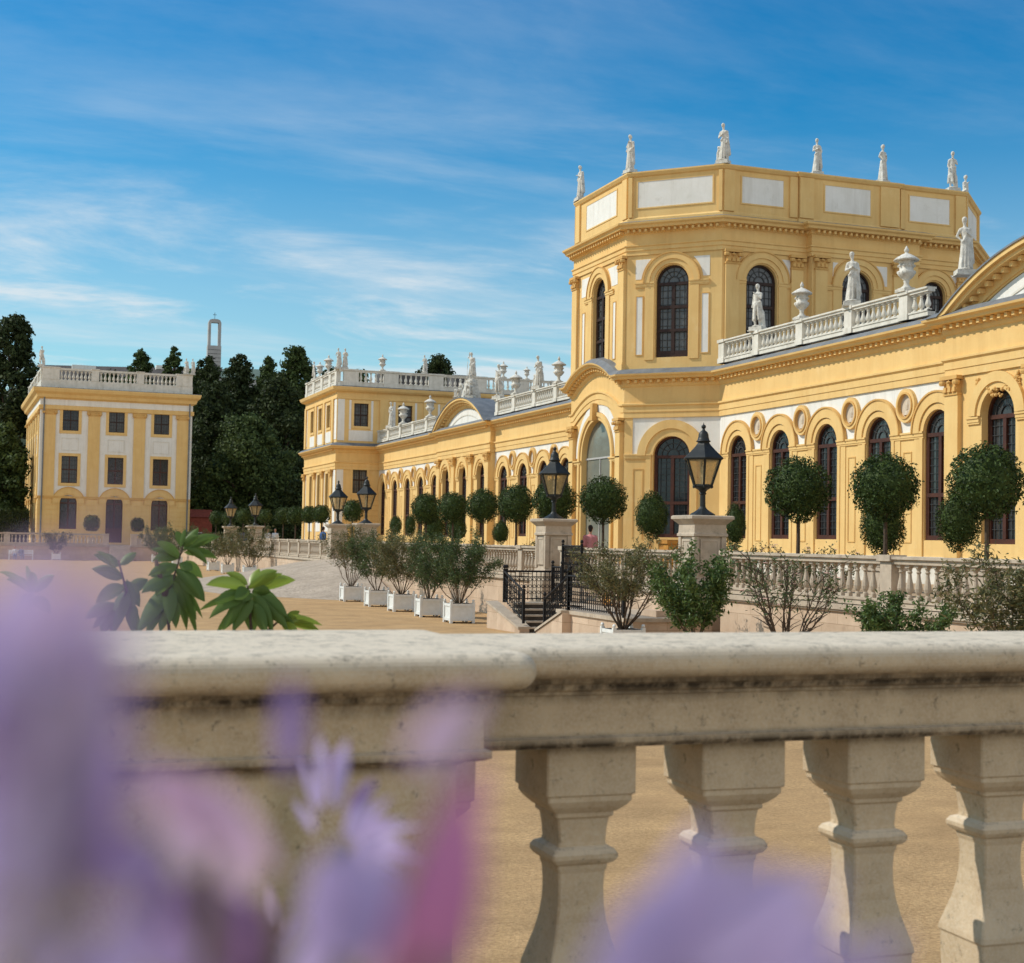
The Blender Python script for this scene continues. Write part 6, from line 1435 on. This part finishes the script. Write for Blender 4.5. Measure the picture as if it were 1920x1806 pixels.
wpart(mb, 'shaft', t); mb = MB(); mb.tube([((a+b)/2, 330.7, zt), ((a+b)/2, 330.7, zt+1.6)], .05, 'came', 5); mb.box((a+b)/2-.4, (a+b)/2+.4, 330.65, 330.75, zt+1.0, zt+1.1, 'came'); wpart(mb, 'cross', t)
t = thing('brick_house', 'small red brick house behind the trees right of the left pavilion', 'house', (20, 176, TZ)); q = on('Y', 164, 376, 965); mb = MB()
mb.box(q[0]-1.4, q[0]+1.3, 164, 168, TZ, q[2]-.3, 'brick'); wpart(mb, 'wall', t); mb = MB(); mb.add([(q[0]-1.6, 163.8, q[2]-.3), (q[0]+1.5, 163.8, q[2]-.3), (q[0]+1.5, 168.2, q[2]-.3), (q[0]-1.6, 168.2, q[2]-.3), (q[0]-1.6, 166, q[2]+.6), (q[0]+1.5, 166, q[2]+.6)], [(0, 1, 5, 4), (2, 3, 4, 5), (0, 4, 3), (1, 2, 5)], 'brick'); wpart(mb, 'roof', t)
def car(loc, rz, paint, label):
    t = thing('parked_car', label, 'car', loc, rz, 'cars parked at the far end of the terrace'); f = lambda s, d, z: (s, d, z)
    b = MB(f); b.prism([(-2.1, .35), (2.1, .35), (2.15, .7), (1.9, .88), (1.0, .95), (-1.6, .98), (-2.1, .9)], -.85, .85, paint, back=True); b.build('body', t)
    g_ = MB(f); g_.prism([(1.0, .95), (.35, 1.40), (-.95, 1.42), (-1.6, .98)], -.72, .72, 'glass', back=True); g_.build('windows', t)
    r = MB(f); r.prism([(.40, 1.40), (.30, 1.45), (-.92, 1.46), (-1.0, 1.41)], -.70, .70, paint, back=True); r.build('roof', t)
    for x in (-1.35, 1.35):
        for y in (-.8, .8):
            w = MB(lambda a, b_, c, x=x, y=y: (x+a, y+c, .33+b_)); w.lathe([(.0, -.1), (.32, -.1), (.33, 0), (.32, .1), (0, .1)], 'rubber', 14); w.build('wheel', t)
    return t
q = on('Y', 149, 388, 985); car((q[0], 156.5, TZ), R(8), 'carw', 'white parked car behind the shrubs, right of the left pavilion')
q = on('Y', 140, 455, 992); car((q[0], 140, TZ), R(60), 'carb', 'dark blue parked car between the two most distant lanterns')

# ============================================================ PEOPLE AND BENCH
def person(loc, rz, label, top, legs, hair='hair', sit=False, seed=1, h=1.72):
    rg = random.Random(seed); t = thing('person', label, 'person', loc, rz); s = h/1.75; t.scale = (s,)*3
    hz_ = .92 if not sit else .48; C = []
    hip = Vector((0, 0, hz_)); ch = Vector((0, 0, hz_+.38)); nk = ch+Vector((0, 0, .2)); hd = nk+Vector((0, -.02, .13))
    C += [(hip, ch, .14, .15), (ch+Vector((-.12, 0, .06)), ch+Vector((.12, 0, .06)), .08, .08), (ch, nk, .08, .05), (nk, hd, .05, .07), (hd, hd+Vector((0, -.01, .07)), .078, .088), (hd+Vector((0, -.085, .02)), hd+Vector((0, -.1, .015)), .014, .014)]
    for sg in (-1, 1): C.append((hd+Vector((sg*.085, 0, .03)), hd+Vector((sg*.088, 0, .05)), .014, .014))
    arms = []
    for sg in (-1, 1):
        sh = ch+Vector((sg*.18, 0, .08)); el = sh+Vector((sg*.05, .03, -.27)); ha = el+(Vector((-sg*.03, -.1, -.22)) if not sit else Vector((-sg*.05, -.22, -.03)))
        arms.append((sh, el, .056, .045)); C += [(sh, el, .052, .042), (el, ha, .04, .028), (ha, ha+(ha-el).normalized()*.06, .034, .03)]
        for k in range(4): d = (ha-el).normalized(); o = Vector((.018*(k-1.5), 0, 0)); C.append((ha+d*.06+o, ha+d*(.12+.01*(k % 2))+o+Vector((0, -.01, -.01)), .010, .008))
        C.append((ha+d*.02+Vector((-sg*.03, -.01, 0)), ha+d*.07+Vector((-sg*.045, -.02, 0)), .011, .009))
    L_ = []
    for sg in (-1, 1):
        if sit: k = hip+Vector((sg*.1, -.44, .03)); a = Vector((sg*.11, -.46, .09)); L_ += [(hip+Vector((sg*.08, 0, 0)), k, .105, .08), (k, a, .075, .05)]
        else: k = Vector((sg*.09, -.02+.05*sg, .5)); a = Vector((sg*.1, .04*sg, .09)); L_ += [(hip+Vector((sg*.08, 0, -.02)), k, .1, .068), (k, a, .065, .042)]
        C.append((a, a+Vector((0, -.13, -.05)), .045, .035))
    C += L_; put(remesh('body', C, 'skin', .018, 2), 'body', t)
    put(remesh('trousers', [(a, b, r0+.018, r1+.016) for a, b, r0, r1 in L_]+[(hip, hip+Vector((0, 0, .1)), .155, .15)], legs, .02, 1), 'trousers', t)
    put(remesh('shirt', [(hip+Vector((0, 0, .05)), ch, .16, .168), (ch+Vector((-.12, 0, .06)), ch+Vector((.12, 0, .06)), .098, .098), (ch, nk-Vector((0, 0, .05)), .1, .065)]+[(a, b, r0+.018, r1+.018) for a, b, r0, r1 in arms], top, .02, 1), 'shirt', t)
    put(remesh('hair', [(hd+Vector((0, .02, .07)), hd+Vector((0, .03, .09)), .09, .088), (hd+Vector((0, .05, .04)), hd+Vector((0, .05, -.02)), .075, .06)], hair, .018, 1), 'hair', t)
    return t
person((18.8, 44.9, TZ), R(150), 'person in a pink top behind the dark iron railing, by the portal', 'pink', 'dkcloth', seed=2)
q = on('X', 19, 606, 1000); person((19, q[1], TZ), R(120), 'person in a blue top left of the fourth lantern pier', 'blue', 'dkcloth', seed=3, h=1.8)
q = on('X', 19, 502, 1000); person((19, q[1], TZ), R(20), 'person in a white top and dark trousers on the distant terrace', 'wcloth', 'dkcloth', seed=4)
q = on('X', 19.5, 516, 1000); person((19.5, q[1], TZ), R(-20), 'person all in white on the distant terrace', 'wcloth', 'wcloth', seed=5)
t = thing('garden_bench', 'white slatted bench against the far court wall with two people on it', 'bench', (2.7, 148, 0), 0)
q0, q1_ = on('Y', 148, 16, 1045)[0], on('Y', 148, 62, 1045)[0]; bx = (q0+q1_)/2; t.location = (bx, 148, 0); hw = (q1_-q0)/2
b = MB(); [b.box(-hw, hw, -.25+i*.13, -.15+i*.13, .42, .46, 'tubw') for i in range(4)]; b.build('seat', t)
b = MB(); [b.box(-hw, hw, .27, .31, .56+i*.14, .65+i*.14, 'tubw') for i in range(3)]; b.build('backrest', t)
for x in (-hw+.05, hw-.05):
    b = MB(); b.box(x-.05, x+.05, -.25, -.17, 0, .66, 'tubw'); b.box(x-.05, x+.05, .24, .32, 0, .95, 'tubw'); b.box(x-.06, x+.06, -.27, .30, .66, .71, 'tubw'); b.build('bench_side', t)
person((bx-hw+.55, 147.9, 0), R(5), 'person in white leaning on the left end of the bench', 'wcloth', 'denim', sit=True, seed=6)
person((bx-hw+1.15, 147.9, 0), R(15), 'person in grey-blue sitting second on the bench', 'denim', 'denim', sit=True, seed=7)

# ============================================================ NEAR FOLIAGE BEHIND THE BALUSTRADE
def blade(mb, base, tip, width, m, droop=.25, cup=.18, side=None, n=7, twist=0.0, shape=.42):
    """one leaf or petal: curved, cupped, pointed, from base to tip"""
    b, t = Vector(base), Vector(tip); d = t-b; L_ = d.length; d.normalize()
    view = Vector(tuple(r_*0+f_)); s = d.cross(view).normalized() if side is None else side
    nrm = s.cross(d).normalized(); s = (s*math.cos(twist)+nrm*math.sin(twist)).normalized(); nrm = s.cross(d).normalized()
    vs, fs = [], []
    for i in range(n+1):
        f = i/n; w = width*.5*(math.sin(math.pi*min(1, f**shape*.995+.005))**.8 if f < 1 else 0)+1e-5
        w = width*.5*max(0.02, (math.sin(math.pi*f**.85))**.75) if 0 < f < 1 else width*.015
        p = b+d*L_*f+Vector((0, 0, droop*L_*(math.sin(math.pi*f*.55)-f*math.sin(math.pi*.55))))
        for k in (-1, -.5, 0, .5, 1): vs.append(tuple(p+s*w*k+nrm*cup*w*(k*k)))
    for i in range(n):
        for k in range(4): a = i*5+k; fs.append((a, a+1, a+6, a+5))
    mb.add(vs, fs, m)
def twigplant(label, Y, stems, lv, seed):
    rg = random.Random(seed); p0 = on('Y', Y, *stems[0][0]); lv = lv+[(a+rg.uniform(-8, 8), b+rg.uniform(-8, 8), c+rg.uniform(-20, 20), d+rg.uniform(-16, 16), w*rg.uniform(.6, .9), m) for (a, b, c, d, w, m) in lv if rg.random() < .7]; t = thing('leafy_sapling', label, 'plant', (p0[0], Y, 0), 0, 'leafy shoots rising just behind the near balustrade')
    s = MB()
    for pts in stems:
        P = [on('Y', Y, *q) for q in pts]
        if pts[0][1] > 1185 : P = [(P[0][0]+.05, Y+.05, .02), (P[0][0]+.02, Y, P[0][2]*.5)]+P
        s.tube(P, [.012 if i < 2 else .007-.001*min(i, 5) for i in range(len(P))], 'bark', 7)
    wpart(s, 'stem', t, True)
    for (bx_, by, tx, ty, w, m) in lv:
        dy = rg.uniform(-.06, .06); b = on('Y', Y, bx_, by); q = on('Y', Y+dy, tx, ty); sc = Y*1.06/FPX
        mb = MB(); blade(mb, b, q, w*sc*.82, 'bigleaf' if m == 'd' else 'limeleaf', droop=rg.uniform(.15, .4), cup=rg.uniform(.15, .5), twist=rg.uniform(-.5, .5)); wpart(mb, 'leaf', t, True)
    for i in range(34):      # lower leaves down the stem, hidden by the pier from the front
        z = rg.uniform(.5, 2.3); a = rg.uniform(0, 6.28); b = Vector((p0[0]+.02, Y, z)); q = b+Vector((math.cos(a)*.13, math.sin(a)*.13, rg.uniform(-.06, .05))); mb = MB(); blade(mb, b, q, .055, 'bigleaf', side=Vector((-math.sin(a), math.cos(a), 0))); wpart(mb, 'leaf', t, True)
A_ = [(345, 1030, 412, 1006, 26, 'd'), (345, 1036, 408, 1048, 24, 'd'), (340, 1040, 286, 1052, 28, 'd'), (338, 1045, 294, 1016, 22, 'd'), (346, 1026, 330, 996, 20, 'd'), (335, 1070, 384, 1128, 38, 'd'), (330, 1078, 300, 1132, 36, 'd'), (325, 1082, 350, 1182, 34, 'd'),
      (320, 1085, 266, 1112, 30, 'd'), (318, 1100, 258, 1188, 40, 'd'), (325, 1092, 368, 1162, 32, 'd'), (332, 1058, 283, 1082, 32, 'd'), (320, 1120, 330, 1178, 32, 'd'), (338, 1056, 380, 1084, 28, 'd'), (318, 1120, 288, 1160, 30, 'd'), (345, 1030, 372, 990, 22, 'd'), (330, 1080, 360, 1110, 36, 'd'), (322, 1100, 300, 1186, 36, 'd')]
B_ = [(462, 1100, 386, 1097, 27, 'l'), (465, 1097, 424, 1074, 22, 'l'), (468, 1100, 520, 1070, 28, 'l'), (480, 1102, 554, 1088, 32, 'l'), (475, 1106, 502, 1132, 24, 'l'), (470, 1096, 486, 1066, 22, 'l'), (465, 1112, 402, 1130, 30, 'd'), (462, 1120, 392, 1160, 26, 'd'), (470, 1118, 436, 1184, 36, 'd'), (475, 1118, 512, 1172, 36, 'd'),
      (480, 1114, 530, 1144, 32, 'd'), (468, 1125, 474, 1190, 38, 'd'), (466, 1120, 418, 1182, 30, 'd'), (476, 1122, 540, 1180, 30, 'd'), (470, 1108, 440, 1124, 30, 'd'), (472, 1110, 508, 1110, 28, 'd'), (470, 1130, 500, 1190, 36, 'd'), (525, 1160, 586, 1166, 22, 'l'), (532, 1164, 604, 1190, 24, 'l'), (520, 1162, 494, 1150, 20, 'l'), (535, 1168, 562, 1146, 20, 'l'), (528, 1168, 560, 1192, 22, 'l')]
C_ = [(230, 1085, 172, 1066, 28, 'd'), (232, 1090, 262, 1138, 30, 'd'), (225, 1060, 256, 1036, 22, 'd'), (240, 1110, 206, 1180, 38, 'd'), (242, 1112, 278, 1086, 28, 'd'), (225, 1062, 176, 1040, 22, 'd'), (236, 1100, 180, 1130, 34, 'd'), (240, 1130, 250, 1188, 34, 'd'), (215, 1130, 160, 1160, 34, 'd'), (210, 1140, 190, 1190, 34, 'd')]
D_ = [(60, 1110, 12, 1086, 24, 'l'), (60, 1110, 102, 1078, 24, 'l'), (60, 1115, 40, 1150, 30, 'd'), (62, 1120, 96, 1150, 28, 'd'), (58, 1112, 62, 1072, 20, 'l')]
twigplant('dark glossy leafy shoot rising behind the balustrade pier, second from the left', 4.6, [[(318, 1192), (312, 1120), (332, 1065), (345, 1015)], [(316, 1130), (300, 1080), (292, 1050)]], A_, 1)
twigplant('leafy shoot with lime green young leaves on top, rightmost behind the pier', 4.4, [[(472, 1194), (468, 1135), (464, 1098)], [(472, 1194), (505, 1180), (528, 1160)]], B_, 2)
twigplant('dark leafy shoot dimmed by the blurred purple petals, left of the other two', 4.7, [[(205, 1194), (238, 1110), (222, 1050)]], C_, 3)
twigplant('small leafy shoot at the far left under the blurred petals', 4.8, [[(62, 1194), (60, 1105)]], D_, 4)

# ============================================================ BLURRED FLOWERS CLOSE TO THE LENS
def flower(name, label, Y, petals, stem=None, group='purple blossoms close to the camera'):
    """petals: (x0, y0, x1, y1, width px, material, depth offset)"""
    xs = [p[0] for p in petals]; ys = [p[1] for p in petals]; c = on('Y', Y, sum(xs)/len(xs), max(ys))
    t = thing(name, label, 'flower', (c[0], Y, c[2]), 0, group); rg = random.Random(len(label))
    for (x0, y0, x1, y1, w, m, dy) in petals:
        yy = Y+dy; a, b = on('Y', yy, x0, y0), on('Y', yy*1.03, x1, y1); mb = MB(); blade(mb, a, b, w*yy*1.0/FPX, m, droop=.12, cup=.25, twist=rg.uniform(-.3, .3), n=9); wpart(mb, 'petal', t, True)
    s = MB(); P = [on('Y', Y, *q) for q in (stem or [(sum(xs)/len(xs), sum(ys)/len(ys)), (sum(xs)/len(xs), 1850)])]
    P.append((P[-1][0], P[-1][1], P[-1][2]-.25)); P.append((P[-1][0]-.02, P[-1][1]+.02, TZ)); s.tube(P, .0012 if Y < .5 else .0025, 'stemg', 6); wpart(s, 'stem', t); return t
M['stemg'] = mat('green_brown_stem', (.16, .14, .05), None, 30, .7)
rg = random.Random(12)
P1 = []
for i in range(62):
    x = rg.uniform(-90, 130); y = rg.uniform(1180, 1900); a = rg.uniform(-1.9, -.9) if y < 1400 else rg.uniform(-3, .4); L_ = rg.uniform(110, 230)
    P1.append((x, y, x+L_*math.cos(a), y+L_*math.sin(a), rg.uniform(70, 120), ('violet' if rg.random() < .75 else 'lilac') if y < 1560 else ('violet' if rg.random() < .3 else 'lilac'), rg.uniform(-.02, .02)))
P1 += [(170, 1480, 215, 1300, 70, 'lilac', 0), (200, 1400, 225, 1180, 60, 'lilac', 0), (210, 1560, 250, 1400, 60, 'violet', 0), (180, 1250, 200, 1090, 46, 'palepink', 0), (240, 1700, 330, 1560, 80, 'lilac', .0), (30, 1330, 60, 1100, 100, 'lilac', 0), (90, 1300, 120, 1130, 80, 'lilac', .0), (130, 1420, 190, 1200, 90, 'palepink', .0), (150, 1500, 230, 1330, 90, 'violet', .01), (170, 1880, 300, 1740, 130, 'lilac', .0), (160, 1700, 250, 1540, 100, 'violet', .0)]
flower('purple_flower', 'large out-of-focus violet flower head filling the lower left', .125, P1, [(60, 1500), (80, 1850)])
flower('purple_flower', 'faint pale blurred petals drifting over the left court and pavilion', .09, [(150, 1160, 215, 1010, 46, 'lilac', 0), (20, 1250, 60, 1090, 90, 'lilac', 0), (100, 1290, 150, 1120, 90, 'palepink', 0), (180, 1300, 215, 1150, 70, 'lilac', 0), (90, 1180, 130, 1040, 40, 'palepink', 0), (200, 1060, 235, 940, 26, 'palepink', 0), (20, 1160, 40, 1060, 40, 'palepink', 0), (190, 1180, 260, 1080, 40, 'lilac', 0), (60, 1230, 150, 1130, 70, 'lilac', 0), (150, 1250, 200, 1130, 60, 'lilac', 0)], [(120, 1240), (90, 1400), (80, 1860)])
flower('purple_flower', 'pale pink blurred petals slanting right of the big violet flower', .20, [(270, 1450, 520, 1640, 110, 'palepink', 0), (300, 1500, 470, 1690, 90, 'palepink', .01), (250, 1700, 420, 1860, 180, 'violet', .03), (330, 1660, 520, 1800, 130, 'violetd', .03), (240, 1560, 300, 1760, 110, 'violetd', .02), (290, 1440, 420, 1560, 60, 'lilac', 0), (380, 1720, 540, 1880, 120, 'violetd', .02)], [(400, 1600), (380, 1860)])
flower('purple_flower', 'single dark violet blurred bud before the balustrade frieze', .22, [(545, 1470, 545, 1262, 62, 'violet', 0), (530, 1440, 560, 1300, 50, 'violet', 0)], [(545, 1460), (520, 1860)])
flower('purple_flower', 'soft lilac blurred blossom at the bottom centre', .21, [(640, 1800, 600, 1600, 110, 'lilac', 0), (650, 1790, 660, 1570, 130, 'lilac', 0), (660, 1800, 730, 1600, 110, 'lilac', 0), (650, 1800, 560, 1700, 90, 'lilac', 0), (650, 1810, 750, 1730, 100, 'palepink', 0), (640, 1800, 690, 1660, 130, 'lilac', .01), (600, 1860, 560, 1760, 90, 'lilac', 0)], [(645, 1800), (640, 1870)])
flower('pink_flower', 'magenta blurred petal slanting beside the balustrade pier', .16, [(740, 1890, 905, 1420, 120, 'magenta', 0), (800, 1900, 880, 1480, 130, 'magenta', .01), (720, 1880, 830, 1640, 90, 'magenta', 0), (800, 1460, 905, 1290, 66, 'palepink', .0), (760, 1440, 850, 1300, 44, 'palepink', .0)], [(800, 1800), (790, 1870)])
flower('purple_flower', 'lilac blurred blossom in front of the right balusters', .15, [(1090, 1880, 1400, 1600, 150, 'lilacv', 0), (1180, 1880, 1330, 1540, 100, 'lilacv', 0), (1200, 1860, 1580, 1650, 150, 'lilacv', 0), (1300, 1900, 1590, 1720, 130, 'lilacv', .01), (1480, 1930, 1700, 1760, 90, 'lilacv', .0), (1250, 1850, 1480, 1620, 130, 'lilacv', .01), (1160, 1900, 1300, 1700, 180, 'lilacv', 0), (1480, 1900, 1560, 1740, 130, 'lilacv', 0)], [(1300, 1850), (1290, 1900)])
pt_ = [(598, 1530, 566, 1420, 18, 'lilac', 0), (604, 1510, 600, 1378, 22, 'lilac', 0), (625, 1520, 650, 1385, 30, 'lilac', 0), (632, 1510, 622, 1400, 20, 'violet', .02), (650, 1530, 706, 1460, 28, 'violet', 0), (590, 1560, 552, 1500, 18, 'lilac', 0)]
for a in range(12):
    q = R(-75+a*11); r1 = 120+20*(a % 3); pt_.append((640+25*math.cos(q), 1590+25*math.sin(q), 640+r1*math.cos(q), 1590+r1*.75*math.sin(q), 17, 'lilac', rg.uniform(-.03, .03)))
flower('agapanthus_flower', 'less blurred lilac flower with thin radiating petals at the bottom centre', .52, pt_, [(640, 1590), (600, 1700), (520, 1860)])
flower('agapanthus_flower', 'cluster of small brownish withered flower tips at the bottom centre left', .6, [(520, 1760, 470, 1700, 30, 'brownp', 0), (520, 1760, 530, 1680, 24, 'brownp', 0), (515, 1770, 455, 1760, 26, 'brownp', 0), (525, 1780, 560, 1720, 26, 'palepink', 0), (520, 1800, 500, 1860, 30, 'brownp', 0), (520, 1770, 500, 1660, 22, 'palepink', 0)], [(520, 1770), (515, 1870)])
